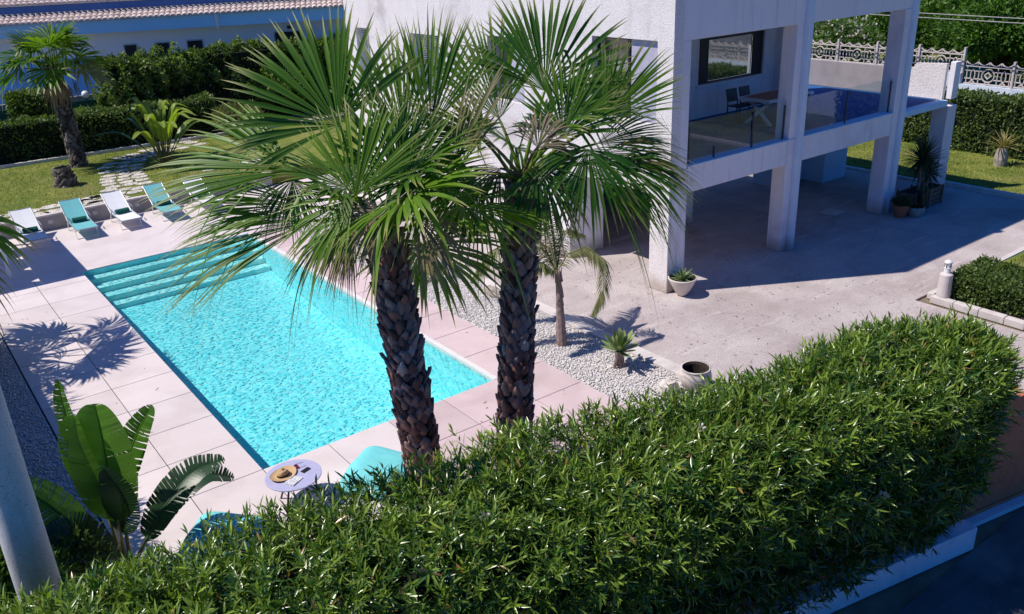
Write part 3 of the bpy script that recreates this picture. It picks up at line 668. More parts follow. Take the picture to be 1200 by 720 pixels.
def sideways(c, roll_up=1.):
    return c
_p, _r, _y = R(23.01), R(-2.51), R(36.32)
VF = A(math.sin(_y)*math.cos(_p), math.cos(_y)*math.cos(_p), -math.sin(_p)); _ri = A(math.cos(_y), -math.sin(_y), 0); _u = np.cross(_ri, VF)
VR = math.cos(_r)*_ri+math.sin(_r)*_u; VU = -math.sin(_r)*_ri+math.cos(_r)*_u
def hero(dx, dy, dd, ang, tilt, r, spread=1.4, face=.0, mat='fan', rnd=.4, droop=.08, nseg=44, roll=0.):
    # blade centre offset sideways, up and away (m) from the crown; ang = aim in degrees; tilt = how far the blade leans away
    hub = VR*dx+VU*dy+VF*dd; a = R(ang); ax = unit(VR*math.cos(a)+VU*math.sin(a)+VF*tilt)
    n = unit(-VF+A(0, 0, 1)*face+VR*roll); return (hub, ax, n, r, dict(spread=spread, mat=mat, rnd=rnd, droop=droop, nseg=nseg))
VIEW = unit(A(.542, .737, -.39))     # general look direction, used to turn hero leaves towards the pool side
def fan_palm(label, base, top, r0, r1, n, pl, rad, seed, heroes=(), skip=None, elr=(82, 112), dk=1., bsz=None, dead=10, mat='boot', rows=34, per=10, group=None, nseg=40):
    random.seed(seed); RS.seed(seed)
    t = thing('palm_tree', label, 'palm tree', tuple(base), group=group)
    trunk(t, base, top, r0, r1, rows, per, bsz or (.2 if r0 > .25 else .14), mat, .24, .25)
    C = A(*top)
    for k in range(n):
        az = k*2.39996+random.uniform(-.2, .2); f = (k+.5)/n
        el = R(elr[0])-f*R(elr[1])+random.uniform(-.12, .12)
        if skip and skip(az % (2*PI), el): continue
        old = f > .82
        frond(t, C+A(math.cos(az), math.sin(az), 0)*r1*.5+A(0, 0, -.25*f), az, el, pl*random.uniform(.8, 1.12)*(.75+.25*min(1, f*3)), rad*random.uniform(.85, 1.12), spread=random.uniform(1.5, 2.15),
              nseg=nseg, mat='fan_old' if old and random.random() < .5 else 'fan', rnd=random.uniform(.15, .85), roll=random.uniform(-.6, .6), droop=dk*(.12+.6*f*random.uniform(.6, 1.3)))
    for h in heroes: frond_to(t, C, C+h[0], *h[1:4], **h[4])
    s = Soup()
    for k in range(dead):
        az = random.random()*6.28; el = R(random.uniform(-30, -75))
        frond(None, C+A(math.cos(az), math.sin(az), 0)*r1*.9+A(0, 0, -.25), az, el, pl*.55, rad*.55, spread=.9, nseg=16, rnd=random.random(), droop=.5, into=s, bend=.6)
    if dead: s.build('dry_skirt', M['fan_dead'], t)
    return t
def nofront(az, el):
    d = A(math.cos(az), math.sin(az), 0); f = float(np.dot(unit(-VIEW*A(1, 1, 0)), d)); return (f > -.1 and el < R(48)) or (f > -.6 and el < R(5))
hl = [hero(-.51, 1.25, -.35, 122, .0, 1.8, 1.5, rnd=.3, nseg=54), hero(-1.05, .66, -.5, 170, .15, 2.1, .85, .9, rnd=.45, roll=.2, nseg=44), hero(-.23, .32, -.7, 78, .05, 1.5, .95, rnd=.85),
      hero(.25, 1.2, .2, 98, .1, 1.85, .8, rnd=.5), hero(.62, 1.25, -.1, 84, .0, 1.85, .65, rnd=.4), hero(-.82, .05, -.35, 192, .1, 2.4, .5, 1.0, rnd=.45, droop=.16),
      hero(.7, .66, -.5, 214, -.2, 1.35, .9, .5, rnd=.35, droop=.25), hero(-.25, .28, -.75, 214, .0, 1.15, 1.0, .5, rnd=.75, droop=.25), 
      hero(-1.08, .56, -.4, 264, -.1, .75, 1.1, .2, rnd=.05, droop=.2), hero(.35, .4, -.6, 55, .1, 1.45, .9, .3, rnd=.5), hero(.2, .6, -.5, 105, .0, 1.35, 1.0, .2, rnd=.15), hero(.85, .45, -.45, 68, .0, 1.95, .25, .2, mat='fan_old', rnd=.2, nseg=18),
      hero(.1, .15, -.6, 200, -.2, .9, .9, .4, mat='fan_dead', rnd=.7, droop=.5, nseg=30), hero(.45, .1, -.2, 320, -.2, .9, .8, .4, mat='fan_dead', rnd=.8, droop=.6, nseg=26), hero(-.35, -.05, -.1, 230, -.2, .8, .7, .4, mat='fan_dead', rnd=.4, droop=.6, nseg=24), hero(-.95, .25, -.2, 176, .1, 1.9, .5, .9, rnd=.7, droop=.2), hero(-.3, .05, -.3, 236, .0, .8, .8, .5, mat='fan_old', rnd=.35, droop=.4)]
hr = [hero(.32, 1.18, -.3, 86, .05, 1.72, 1.4, rnd=.15, nseg=54), hero(1.1, .68, -.5, 52, .05, 1.6, .65, rnd=.5), hero(.88, .28, -.75, 262, -.1, 1.05, 1.75, .3, rnd=.1, droop=.45, nseg=50),
      hero(1.05, .30, -.3, 4, .1, 1.75, .45, .7, mat='fan_old', rnd=.25, droop=.45, nseg=34), hero(1.3, .15, -.4, 345, .0, 1.25, .8, .5, rnd=.2, droop=.5, nseg=34), hero(-.32, .85, 0, 104, .1, 1.95, .8, rnd=.3), hero(1.1, .55, .25, 18, .2, 1.3, .6, .5, rnd=.1),
      hero(-.6, -.1, -.4, 248, -.1, 1.05, 1.0, .4, rnd=.3, droop=.35), hero(.2, .05, -.75, 282, -.15, .95, 1.2, .4, rnd=.15, droop=.4), hero(.55, .5, -.6, 75, -.1, 1.2, 1.2, .2, rnd=.55),
      hero(-.5, .45, -.55, 150, .1, 1.2, .9, .4, mat='fan_old', rnd=.1), hero(.75, .15, -.5, 345, .0, 1.7, .6, .9, rnd=.6, droop=.5), hero(.3, .0, -.3, 300, .0, .9, .9, .6, mat='fan_dead', rnd=.6, droop=.5, nseg=30), hero(-.3, .1, -.3, 220, .0, .8, .9, .6, mat='fan_dead', rnd=.3, droop=.5, nseg=28), hero(.2, .3, -.8, 70, .0, .7, 1.2, .3, mat='fan_dead', rnd=.8, droop=.3, nseg=34), hero(.7, .9, .3, 60, .1, 1.5, 1.0, .3, rnd=.2), hero(-.7, .1, .3, 200, .1, 1.3, 1.0, .5, rnd=.2, droop=.3)]
fan_palm('large fan palm nearer the pool, its crown left of the other large palm', (5.42, 9.7, 0), (5.08, 9.66, 4.62), .27, .21, 9, .95, 1.5, 21, heroes=hl, skip=nofront, elr=(78, 90), dk=.5, rows=50, per=10, bsz=.19, dead=0, group='two large fan palms between pool and hedge', nseg=46)
fan_palm('large fan palm nearer the house, its crown in front of the villa wall', (6.93, 9.6, 0), (7.33, 9.6, 4.85), .27, .21, 8, .9, 1.4, 5, heroes=hr, skip=nofront, elr=(78, 90), dk=.5, rows=52, per=10, bsz=.18, dead=0, group='two large fan palms between pool and hedge', nseg=46)
fan_palm('fan palm with grey trunk growing on the raised lawn by the stump', (6.55, 37.3, .44), (6.45, 37.4, 4.35), .31, .22, 19, 1.0, 1.3, 9, elr=(84, 78), dk=.3, rows=26, per=9, mat='bootgrey', nseg=26)
fan_palm('fan palm beside the shade canopy whose leaf tips reach over the gravel', (-.55, 21.6, 0), (-.30, 21.2, 3.1), .25, .2, 22, 1.35, 1.35, 14, rows=20, per=8, nseg=30, dead=5)
fan_palm('fan palm on the left gravel shading the edge of the deck', (-2.3, 16.2, 0), (-2.2, 16.1, 3.8), .25, .2, 20, 1.15, 1.2, 15, rows=22, per=8, nseg=26, dead=5)

# ------------------------------------------------------------------ other plants
def paddle(s, path, width, n=34, rnd=.5, torn=.3, up=(0, 0, 1), cup=.25, start=.0):
    """a banana-like blade along a curved midrib, torn into strips"""
    path = [A(*p) for p in path]
    def at(t):
        x = t*(len(path)-1); i = min(int(x), len(path)-2); u = x-i
        p0 = path[max(i-1, 0)]; p1 = path[i]; p2 = path[i+1]; p3 = path[min(i+2, len(path)-1)]
        return .5*((2*p1)+(-p0+p2)*u+(2*p0-5*p1+4*p2-p3)*u*u+(-p0+3*p1-3*p2+p3)*u**3)
    V = []; Q = []; r_ = []; fr = []; up = A(*up)
    ts = np.linspace(start, 1, n+1)
    for sgn in (-1, 1):
        gap = 0
        for i in range(n):
            t0, t1 = ts[i], ts[i+1]; a, b_ = at(t0), at(t1); d = unit(b_-a); sd = unit(np.cross(d, up))*sgn; nn = np.cross(sd, d)*sgn
            prof = lambda t: math.sin(PI*min(1, max(0, (t-start)/(1-start)))**.75)**.6
            w0, w1 = width*prof(t0), width*prof(t1)
            if random.random() < torn: gap = random.uniform(.15, .6)
            else: gap = 0
            fwd = d*.35
            e0 = a+(sd+fwd)*w0+nn*cup*w0; e1 = b_+(sd+fwd)*w1+nn*cup*w1
            if gap: e1 = e1+(e0-e1)*gap; e0 = e0-A(0, 0, 1)*.02*random.random()
            m0 = a+(sd+fwd)*w0*.5+nn*cup*w0*.75; m1 = b_+(sd+fwd)*w1*.5+nn*cup*w1*.75
            if gap: m1 = m1+(m0-m1)*gap*.5
            k = len(V); V += [a, b_, m0, m1, e0, e1]
            Q += [(k, k+1, k+3, k+2), (k+2, k+3, k+5, k+4)] if sgn > 0 else [(k, k+2, k+3, k+1), (k+2, k+4, k+5, k+3)]
            rr = min(1, max(0, rnd+random.gauss(0, .08))); r_ += [rr]*6; fr += [t0]*6
    s.addq(np.array(V), np.array(Q), np.array(r_), np.array(fr))
    mb = MB(); mb.tube([at(t) for t in np.linspace(0, 1, 9)], [.022*(1-.8*t) for t in np.linspace(0, 1, 9)], 5, cap=False); s.mb(mb, r=1.)
M['paddle_yellow'] = leafmat('yellow_paddle_leaf', (.10, .20, .015), (.34, .42, .06), trans=.38, rough=.4)  # yellower green leaf colour
def bird_plant(label, base, leaves, group=None, sc=(1, 1, 1), mt='banana'):
    t = thing('bird_of_paradise', label, 'plant', tuple(base), group=group); B = A(*base)
    for (rel, wdt, tr, dark, upv, torn) in leaves:
        pts = [B+A(*p)*A(*sc) for p in rel]; wdt = wdt*sc[0]
        s = Soup(); mb = MB(); mb.tube([pts[0], (pts[0]+pts[1])/2+A(0, 0, .02), pts[1]], [.035, .026, .02], 6, cap=False); stem = mb.build('stem', M['stem'], t, world=True)
        paddle(s, pts[1:], wdt, 30, tr, torn, upv); s.build('leaf', M['bananadark' if dark else mt], t)
    return t
random.seed(4)
# big plant left foreground: stems from z 0, paddles above (relative paths)
CV = tuple(-VIEW)
bird_plant('tall bird of paradise plant with torn paddle leaves by the concrete pole', (1.35, 11.15, 0), [
    ([(0, 0, 0), (.02, -.05, .75), (.05, -.02, 1.2), (.10, .05, 1.7), (.12, .10, 2.1)], .38, .75, False, CV, .16),
    ([(.04, 0, 0), (.12, .05, .9), (.26, .05, 1.3), (.46, .02, 1.65), (.68, -.05, 1.95)], .19, .35, False, CV, .5),
    ([(-.04, 0, 0), (-.04, .1, .9), (-.10, .15, 1.3), (-.14, .2, 1.7), (-.1, .2, 2.0)], .26, .4, False, (-.8, -.5, .3), .3),
    ([(0, .04, 0), (-.05, .25, 1.1), (-.12, .35, 1.6), (-.16, .42, 2.0), (-.14, .4, 2.35)], .12, .6, False, (-.6, -.7, .3), .5),
    ([(0, .0, 0), (.02, -.02, .6), (.10, -.12, .85), (.10, -.16, 1.15), (.02, -.10, 1.45)], .22, .5, True, CV, .25),
    ([(0, 0, 0), (.25, -.15, .45), (.55, -.1, .75), (.95, -.05, 1.0), (1.35, -.1, 1.05)], .21, .4, True, (-.2, -.5, .9), .45),
    ([(0, 0, 0), (.30, .0, .40), (.75, .12, .70), (1.15, .2, .78), (1.50, .2, .60)], .20, .3, True, (-.1, -.4, .9), .5),
    ([(0, 0, 0), (-.25, -.05, .55), (-.5, .2, .95), (-.7, .35, 1.2), (-.85, .5, 1.3)], .22, .6, False, (-.2, -.5, .9), .45),
    ([(0, 0, 0), (-.12, -.2, .45), (-.35, -.15, .75), (-.5, -.1, .9), (-.8, 0, .85)], .22, .4, True, (-.2, -.5, .9), .45),
], sc=(1.15, 1.15, 1.27))
random.seed(8)
lv = []
for k in range(22):
    a = k*2.4; q = random.uniform(.5, 1.3); ln_ = random.uniform(.7, 1.1); h_ = 1.25+1.0*(1-q)+random.uniform(0, .35)
    x, y = math.cos(a)*q, math.sin(a)*q
    lv.append(([(x*.15, y*.15, 0), (x*.55, y*.55, h_*.6), (x*.85, y*.85, h_*.95), (x*1.3, y*1.3, h_*1.22), (x*1.95, y*1.95, h_*1.12)], .17, random.uniform(.5, 1.), k % 5 == 4, (-x*.6, -y*.6, 1), .12))
bird_plant('clump of bird of paradise growing on the raised lawn beside the stone path', (9.3, 35.5, .44), lv, mt='paddle_yellow')
def ball_leaves(s, c, rad, n, L, W, clumps=26, seed=1, up=.3, flat=1.):
    rs = np.random.RandomState(seed); c = A(*c); rad = A(*rad)
    cd = unit(rs.normal(size=(clumps, 3))); cd[:, 2] = np.abs(cd[:, 2])*.9-.25*rs.rand(clumps)
    cc = c+cd*rad*(.62+.3*rs.rand(clumps, 1)); cr = rad.mean()*(.22+.16*rs.rand(clumps))
    k = rs.randint(0, clumps, n); d = unit(rs.normal(size=(n, 3))); P = cc[k]+d*(cr[k]*(.55+.5*rs.rand(n)))[:, None]
    D = unit(d+rs.normal(size=(n, 3))*.7+A(0, 0, up)); N = unit(d+rs.normal(size=(n, 3))*.6)
    r = np.clip(.25+.5*rs.rand(n)+.25*(rs.rand(clumps)[k]-.5)*1.6, 0, 1)
    s.blades(P, D, N, L*(.6+.8*rs.rand(n)), W*(.7+.6*rs.rand(n)), [(0, .2, 0), (.45, 1, .02), (1, .05, -.05)], .15, rnd=r)
    return cc, cr
def core_ball(c, rad, mat, parent, name='leaf_core', seed=1):
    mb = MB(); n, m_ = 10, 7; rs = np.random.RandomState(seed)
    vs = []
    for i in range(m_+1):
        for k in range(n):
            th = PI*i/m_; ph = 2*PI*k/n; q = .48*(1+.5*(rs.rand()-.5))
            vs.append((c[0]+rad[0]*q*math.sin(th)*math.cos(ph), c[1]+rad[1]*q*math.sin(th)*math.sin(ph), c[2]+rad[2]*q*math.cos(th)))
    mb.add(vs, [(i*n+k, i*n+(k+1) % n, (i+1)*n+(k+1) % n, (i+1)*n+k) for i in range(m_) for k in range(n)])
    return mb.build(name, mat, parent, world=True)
def tree(label, base, c, rad, n, L, W, seed, mat='treeleaf', name='tree', cat='tree', group=None, tr=.16):
    t = thing(name, label, cat, tuple(base), group=group); random.seed(seed)
    b0 = A(*base); c_ = A(*c); mb = MB()
    mb.tube([b0, b0*.5+c_*.5+A(.1, .05, 0), c_], [tr, tr*.8, tr*.5], 8)
    s = Soup(); cc, cr = ball_leaves(s, c, rad, n, L, W, 40, seed)
    for q in cc[::3]: mb.tube([b0*.4+c_*.6, (c_+q)/2-A(0, 0, .1), q], [tr*.45, tr*.3, tr*.12], 5, cap=False)
    mb.build('trunk', M['wood'], t, world=True); s.build('crown', M[mat], t)
    if tr > .03: core_ball(c, rad, M['core'], t, 'dark_core', seed)  # dark core added inside the crown to block light
    return t
def clipped(label, x0, x1, y0, y1, z0, z1, n, L, W, seed, rz=0, mat='hedgeleaf', bump=.12, name='hedge', group=None, cat='hedge'):
    """clipped hedge: leaves over an uneven box"""
    rs = np.random.RandomState(seed); t = thing(name, label, cat, ((x0+x1)/2, (y0+y1)/2, z0), group=group)
    cx, cy = (x0+x1)/2, (y0+y1)/2; lx, ly, lz = x1-x0, y1-y0, z1-z0
    fa = np.array([lx*ly, lx*lz, lx*lz, ly*lz, ly*lz]); f = rs.choice(5, n, p=fa/fa.sum()); u, v = rs.rand(n), rs.rand(n)
    P = np.zeros((n, 3)); O = np.zeros((n, 3))
    for k, (o_, fn) in enumerate((((0, 0, 1), lambda u, v: (x0+lx*u, y0+ly*v, z1+0*u)), ((0, -1, 0), lambda u, v: (x0+lx*u, y0+0*u, z0+lz*v)), ((0, 1, 0), lambda u, v: (x0+lx*u, y1+0*u, z0+lz*v)),
                                 ((-1, 0, 0), lambda u, v: (x0+0*u, y0+ly*u, z0+lz*v)), ((1, 0, 0), lambda u, v: (x1+0*u, y0+ly*u, z0+lz*v)))):
        q = f == k; P[q] = np.stack(fn(u[q], v[q]), 1); O[q] = o_
    nz = smooth_noise(P, 2.2, seed)*bump
    P = P+O*(nz-rs.rand(n)**2*.25)[:, None]
    D = unit(O*.6+rs.normal(size=(n, 3))*.8+A(0, 0, .3)); N = unit(O+rs.normal(size=(n, 3))*.6+A(0, 0, .3))
    ca, sa = math.cos(rz), math.sin(rz)
    def rot(V, c=False):
        X, Y = V[:, 0].copy(), V[:, 1].copy()
        if c: X -= cx; Y -= cy
        return np.stack([X*ca-Y*sa+(cx if c else 0), X*sa+Y*ca+(cy if c else 0), V[:, 2]], 1)
    s = Soup(); s.blades(rot(P, True), rot(D), rot(N), L*(.6+.8*rs.rand(n)), W*(.7+.6*rs.rand(n)), [(0, .2, 0), (.5, 1, .02), (1, .05, -.05)], .12, rnd=np.clip(rs.rand(n)*.8+nz*1.2, 0, 1))
    s.build('foliage', M[mat], t)
    m = MB(); e = .14; m.box(x0+e, x1-e, y0+e, y1-e, z0, z1-e, rz=rz, c=(cx, cy)); m.build('dark_core', M['core'], t, world=True); return t  # dark core box added to block light and see-through
def hedge_boxes():
    clipped('long low clipped hedge across the back of the raised lawn', -9, 13, 39.9, 41.0, .42, 2.05, 30000, .12, .07, 31, rz=-.055, bump=.2)
    clipped('tall dense dark hedge block in front of the neighbouring house', 9.2, 21, 41.3, 42.9, .42, 3.75, 42000, .17, .10, 32, rz=-.12, bump=.75)
    clipped('clipped hedge along the far edge of the right lawn below the fence', 32.4, 33.6, 6, 24, .0, 2.1, 46000, .12, .06, 33, bump=.15)
    clipped('low bushy hedge in the kerbed bed beside the bollard light', 18.75, 20.3, 4.8, 8.75, .0, .62, 22000, .085, .045, 34, bump=.10)
    clipped('unseen tall hedge added to shade the left gravel strip', -1.9, -.35, 11, 22, .0, 3.45, 17000, .3, .05, 35, bump=.3)  # out of view, sized for the shadow it throws on the gravel
hedge_boxes()
tree('rounded citrus shrub against the blue part of the neighbouring wall', (6.1, 42.3, .42), (6.1, 42.3, 2.2), (1.0, .7, 1.0), 5000, .14, .08, 41, tr=.05, mat='hedgeleaf', name='shrub', cat='shrub')
tree('pale green loose bush at the right end of the tall dark hedge', (13.4, 38.2, .42), (13.4, 38.2, 1.1), (1.3, .8, .7), 5000, .18, .05, 42, mat='feather', tr=.04, name='shrub', cat='shrub')
tree('small leaved shrub right of the concrete pole under the torn paddle leaves', (.75, 11.0, 0), (.75, 11.0, .75), (.55, .5, .5), 3800, .07, .035, 43, tr=.03, mat='hedgeleaf', name='shrub', cat='shrub')
tree('leafy shrub left of the concrete pole at the picture edge', (-.35, 10.6, 0), (-.3, 10.4, 1.0), (.9, .7, .9), 9000, .07, .04, 44, tr=.03, mat='treeleaf', name='shrub', cat='shrub')
TL = [((40, 13, 0), (40, 13, 3.6), (3.2, 3, 2.8), 'broad green tree behind the fence at the right picture edge'), ((41, 18, 0), (41, 18, 4.2), (3.6, 3.2, 3.2), 'dense tree behind the stepped part of the ornamental fence'),
      ((43, 23.5, 0), (43, 23.5, 4.3), (3.6, 3.3, 3.3), 'rounded tree behind the fence, beyond the top right terrace corner'), ((41, 28.5, 0), (41, 28.5, 3.6), (3.2, 3, 3.0), 'dark tree seen through the terrace opening'),
      ((46, 14, 0), (47, 16, 5.), (4.5, 4, 4.2), 'taller tree in the second row behind the right fence'), ((47, 29, 0), (47, 29, 5.), (4.5, 4, 4.2), 'taller tree in the second row behind the terrace'), ((39.5, 8.6, 0), (39.5, 8.6, 3.2), (3, 3, 2.6), 'bushy tree beyond the right end of the ornamental fence')]
for i, (b0, c0, r_, lb) in enumerate(TL):
    tree(lb, b0, (c0[0], c0[1], c0[2]-.9), (r_[0]*1.12, r_[1]*1.12, r_[2]*1.05), 46000, .19, .10, 60+i, group='trees beyond the ornamental fence')
s_ = tree('white flowering oleander behind the fence, seen through the terrace opening', (37.4, 24.6, 0), (37.4, 24.6, 2.9), (1.5, 2.6, 1.5), 8000, .2, .06, 70, name='oleander_shrub', cat='shrub', tr=.05)
s = Soup(); ball_leaves(s, (37.3, 24.6, 3.0), (1.6, 2.7, 1.6), 1300, .11, .10, 40, 70); s.build('flowers', M['flower'], s_)

# the big oleander hedge in the foreground
def oleander():
    rs = np.random.RandomState(77)
    t = thing('oleander_hedge', 'big dense oleander hedge filling the foreground above the low blue wall', 'hedge', tuple(H(4, 6.8)))
    s0, s1, t0, t1, zt = -3.2, 9.9, 5.58, 7.70, 3.05
    def surf_pt(n):
        # rounded super-ellipse cross section, swept along s, closed at the right end
        a = rs.rand(n)*2*PI; s = s0+(s1-s0)*rs.rand(n)
        return s, a
    nsh = 15500
    s, a = surf_pt(nsh)
    keep = (np.sin(a) > -.75)
    s, a = s[keep], a[keep]
    # end cap shoots
    ncap = 1900; sc = s1-.9+rs.rand(ncap)*.9; ac = rs.rand(ncap)*2*PI
    s = np.concatenate([s, sc]); a = np.concatenate([a, ac])
    def radius(s, a, q=1.):
        e = np.clip((s1-s)/1.3, 0, 1); cap = np.sqrt(np.clip(1-(1-e)**2, .03, 1))
        hx, hz = (t1-t0)/2, 1.37
        ca, sa = np.cos(a), np.sin(a); p = 4.2
        rr = (np.abs(ca)**p+np.abs(sa)**p)**(-1/p)
        tt = (t0+t1)/2+hx*rr*ca*q*cap; zz = zt-hz+hz*rr*sa*q*(.75+.25*cap); tt = tt+np.where(ca < 0, .24, 0)*np.clip((zt-.25-zz)/2.3, 0, 1)**.8; zz = zz+.10*np.exp(-((s-8.)/1.8)**2)-.10*np.clip((6.5-s)/3, 0, 1)
        return tt, zz
    tt, zz = radius(s, a)
    s = s-np.clip(.4-np.sin(a), 0, 1.4)*.45*np.clip((s-(s1-1.6))/1.6, 0, 1)
    P = np.stack([s, tt, zz], 1)
    nb = smooth_noise(P, 1.6, 5)*.18+smooth_noise(P, 5., 6)*.09
    O = np.stack([np.zeros_like(a), np.cos(a), np.sin(a)], 1); e = np.clip((s-(s1-1.2))/1.2, 0, 1); O[:, 0] = e*1.1; O = unit(O)
    P = P+O*(nb-rs.rand(len(a))**1.5*.30)[:, None]
    P = P+O*((rs.rand(len(a)) < .04)*(.05+.16*rs.rand(len(a))))[:, None]
    W2 = lambda V: V[:, :1]*HU+V[:, 1:2]*HN+V[:, 2:3]*A(0, 0, 1)
    Pw, Ow = W2(P), W2(O)
    SDr = unit(Ow*.75+A(0, 0, .55)+rs.normal(size=Pw.shape)*.55)
    K = 12; n = len(Pw)
    k = np.tile(np.arange(K), n); idx = np.repeat(np.arange(n), K)
    ax = SDr[idx]; r1 = unit(np.cross(ax, unit(rs.normal(size=(n, 3)))[idx])); r2 = np.cross(ax, r1)
    ph = (k % 3)*2*PI/3+(k//3)*1.05+rs.rand(len(k))*.5; fr = (k//3)/4.
    rad = r1*np.cos(ph)[:, None]+r2*np.sin(ph)[:, None]
    opn = 1.0-.7*fr+rs.normal(size=len(k))*.28
    D = unit(ax*np.cos(opn)[:, None]+rad*np.sin(opn)[:, None]+A(0, 0, -.10))
    pos = Pw[idx]+ax*(fr*.26-.08)[:, None]
    L = (.085+.10*rs.rand(len(k)))*(1-.2*fr); Wd = L*(.13+.07*rs.rand(len(k)))
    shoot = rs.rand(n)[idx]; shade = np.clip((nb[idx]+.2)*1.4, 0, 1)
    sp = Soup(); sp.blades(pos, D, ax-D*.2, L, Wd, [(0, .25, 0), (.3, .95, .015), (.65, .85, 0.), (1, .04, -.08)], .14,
                           rnd=np.clip(.50*shoot**1.5+.30*fr+.35*shade*rs.rand(len(k))-.05+.12*rs.normal(size=len(k))-.35*np.clip((2.5-Pw[idx][:, 2])/1.5, 0, 1), 0, .96)*(1-(rs.rand(len(k)) < .012))+1.*0+(rs.rand(len(k)) < .014)*1.0)  # lower leaves toned darker, shade of the hedge face put into colour
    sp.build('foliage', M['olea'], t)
    # added dark core shell, stops light and views through the leaves
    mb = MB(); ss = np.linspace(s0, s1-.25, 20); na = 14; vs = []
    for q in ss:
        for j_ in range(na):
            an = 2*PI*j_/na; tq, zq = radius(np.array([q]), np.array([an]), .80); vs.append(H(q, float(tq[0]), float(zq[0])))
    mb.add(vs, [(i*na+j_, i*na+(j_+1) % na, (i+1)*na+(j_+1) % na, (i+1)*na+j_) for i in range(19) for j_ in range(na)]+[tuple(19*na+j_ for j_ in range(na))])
    mb.build('dark_core', M['core'], t, world=True)
    st_ = MB(); random.seed(2)
    for q in np.arange(-2.5, 9.3, .7):
        for e_ in (-.3, .3): st_ = MB(); st_.tube([H(q, 6.75+e_*.5, 0), H(q+random.uniform(-.2, .2), 6.75+e_, 1.0)], [.03, .02], 6); st_.build('stem', M['wood'], t, world=True)
    fl = Soup(); q = [(5.2, 6.5, 2.98), (8.7, 6.2, 2.9), (2.5, 6.2, 2.98), (7.1, 5.6, 2.0), (9.0, 6.5, 2.9), (8.2, 5.72, 2.75)]
    for (a_, b_, c_) in q:
        c0 = H(a_, b_, c_+.06); m_ = 16; d_ = rdir(m_); d_[:, 2] = np.abs(d_[:, 2])
        fl.blades(c0+d_*.035, d_, rdir(m_), .035, .03, [(0, .4, 0), (.6, 1, 0), (1, .4, 0)], .1)
    fl.build('flowers', M['flower'], t)
oleander()

# feather palm, small fan palm, agave, cycas, yucca, pots
def rachis_frond(s, pts, leaf, width, n=46, rnd=.5, hang=.5):
    pts = [A(*p) for p in pts]; m_ = len(pts)
    ts = np.linspace(.08, 1, n); P = []; Dd = []
    for t in ts:
        x = t*(m_-1); i = min(int(x), m_-2); P.append(pts[i]+(pts[i+1]-pts[i])*(x-i)); Dd.append(unit(pts[i+1]-pts[i]))
    P = np.array(P); Dd = np.array(Dd); up = A(0, 0, 1); sd = unit(np.cross(Dd, up+A(.01, .01, 0)))
    for sg in (-1, 1):
        D = unit(Dd*.75+sd*sg*.8+A(0, 0, -1)*hang*(.4+RS.rand(n, 1)*.8)); Lh = leaf*np.sin(PI*np.clip(ts*.9+.08, 0, 1))**.6*(.85+.3*RS.rand(n))
        s.blades(P, D, up, Lh, width, [(0, .5, 0), (.4, 1, 0), (1, .05, -.1)], .25, rnd=np.clip(rnd+RS.normal(size=n)*.18, 0, 1), droop=.35)
    mb = MB(); mb.tube(pts, [.018*(1-.8*i/m_) for i in range(m_)], 5, cap=False); s.mb(mb, r=.9)
RS.seed(3)
fp = thing('feather_palm', 'slender young feather palm growing in the gravel behind the large palms', 'palm tree', (10.72, 12.85, 0))
mb = MB(); random.seed(9)
for i in range(9):
    z = i*.18; a = i*2.1
    mb.tube([(10.72+.012*math.cos(a), 12.85+.012*math.sin(a), z), (10.70+.02*math.cos(a), 12.86+.02*math.sin(a), z+.24)], [.085-.004*i, .062-.003*i], 9)
mb.tube([(10.72, 12.85, 0), (10.68, 12.88, 1.65)], [.12, .05], 9)
for i in range(6):
    a = i*1.1; mb.tube([(10.68+.04*math.cos(a), 12.88+.04*math.sin(a), 1.4), (10.68+.09*math.cos(a), 12.88+.09*math.sin(a), 1.7+.05*(i % 3))], [.03, .004], 4)
mb.build('trunk', M['bark'], fp, world=True)
c = A(10.66, 12.9, 1.62)
def vp(*q): return [VR*x+VU*z+VF*w_*1. for x, z, w_ in q]
for pts, ln_, rr in ((vp((0, 0, 0), (.22, .40, 0), (.60, .55, 0), (.98, .28, -.1), (.95, -.35, -.15), (.72, -.85, -.2)), .36, .75),
                     (vp((0, 0, 0), (-.3, .5, 0), (-.85, .72, 0), (-1.4, .42, -.1), (-1.75, -.15, -.2)), .42, .5), (vp((0, 0, 0), (-.15, .7, 0), (-.35, 1.3, .1), (-.75, 1.7, .2)), .42, .5),
                     (vp((0, 0, 0), (-.25, .6, .3), (-.8, 1.1, .6), (-1.5, 1.2, .7), (-2.0, .8, .8)), .42, .8), (vp((0, 0, 0), (.1, .6, .4), (.3, 1.0, .9), (.7, .9, 1.4)), .38, .4), (vp((0, 0, 0), (-.05, .8, 0), (-.18, 1.55, .0)), .25, .3),
                     (vp((0, 0, 0), (-.3, .2, -.3), (-.7, .2, -.6), (-1.0, -.2, -.8)), .3, .6)):
    s = Soup(); rachis_frond(s, [c+A(*p) for p in pts], ln_*1.1, .032, 80, rr, .8); s.build('frond', M['feather'], fp)
mp = thing('dwarf_palm', 'small fan palm with drooping straw tinted leaves in the gravel', 'palm tree', (10.84, 18.6, 0))
s = Soup(); mb = MB(); mb.tube([(10.84, 18.6, 0), (10.84, 18.6, .45)], [.12, .11], 10); s.mb(mb, r=.2); boots(s, (10.84, 18.6, 0), (10.84, 18.6, .45), .12, .11, 0, 1, 6, 7, .1); s.build('trunk', M['boot'], mp)
for k in range(9):
    frond(mp, A(10.84, 18.6, .45), k*2.4, R(60-k*8), .5, .5, 1.5, 22, 'fan_old' if k % 2 else 'fan', .7, 0, .8)
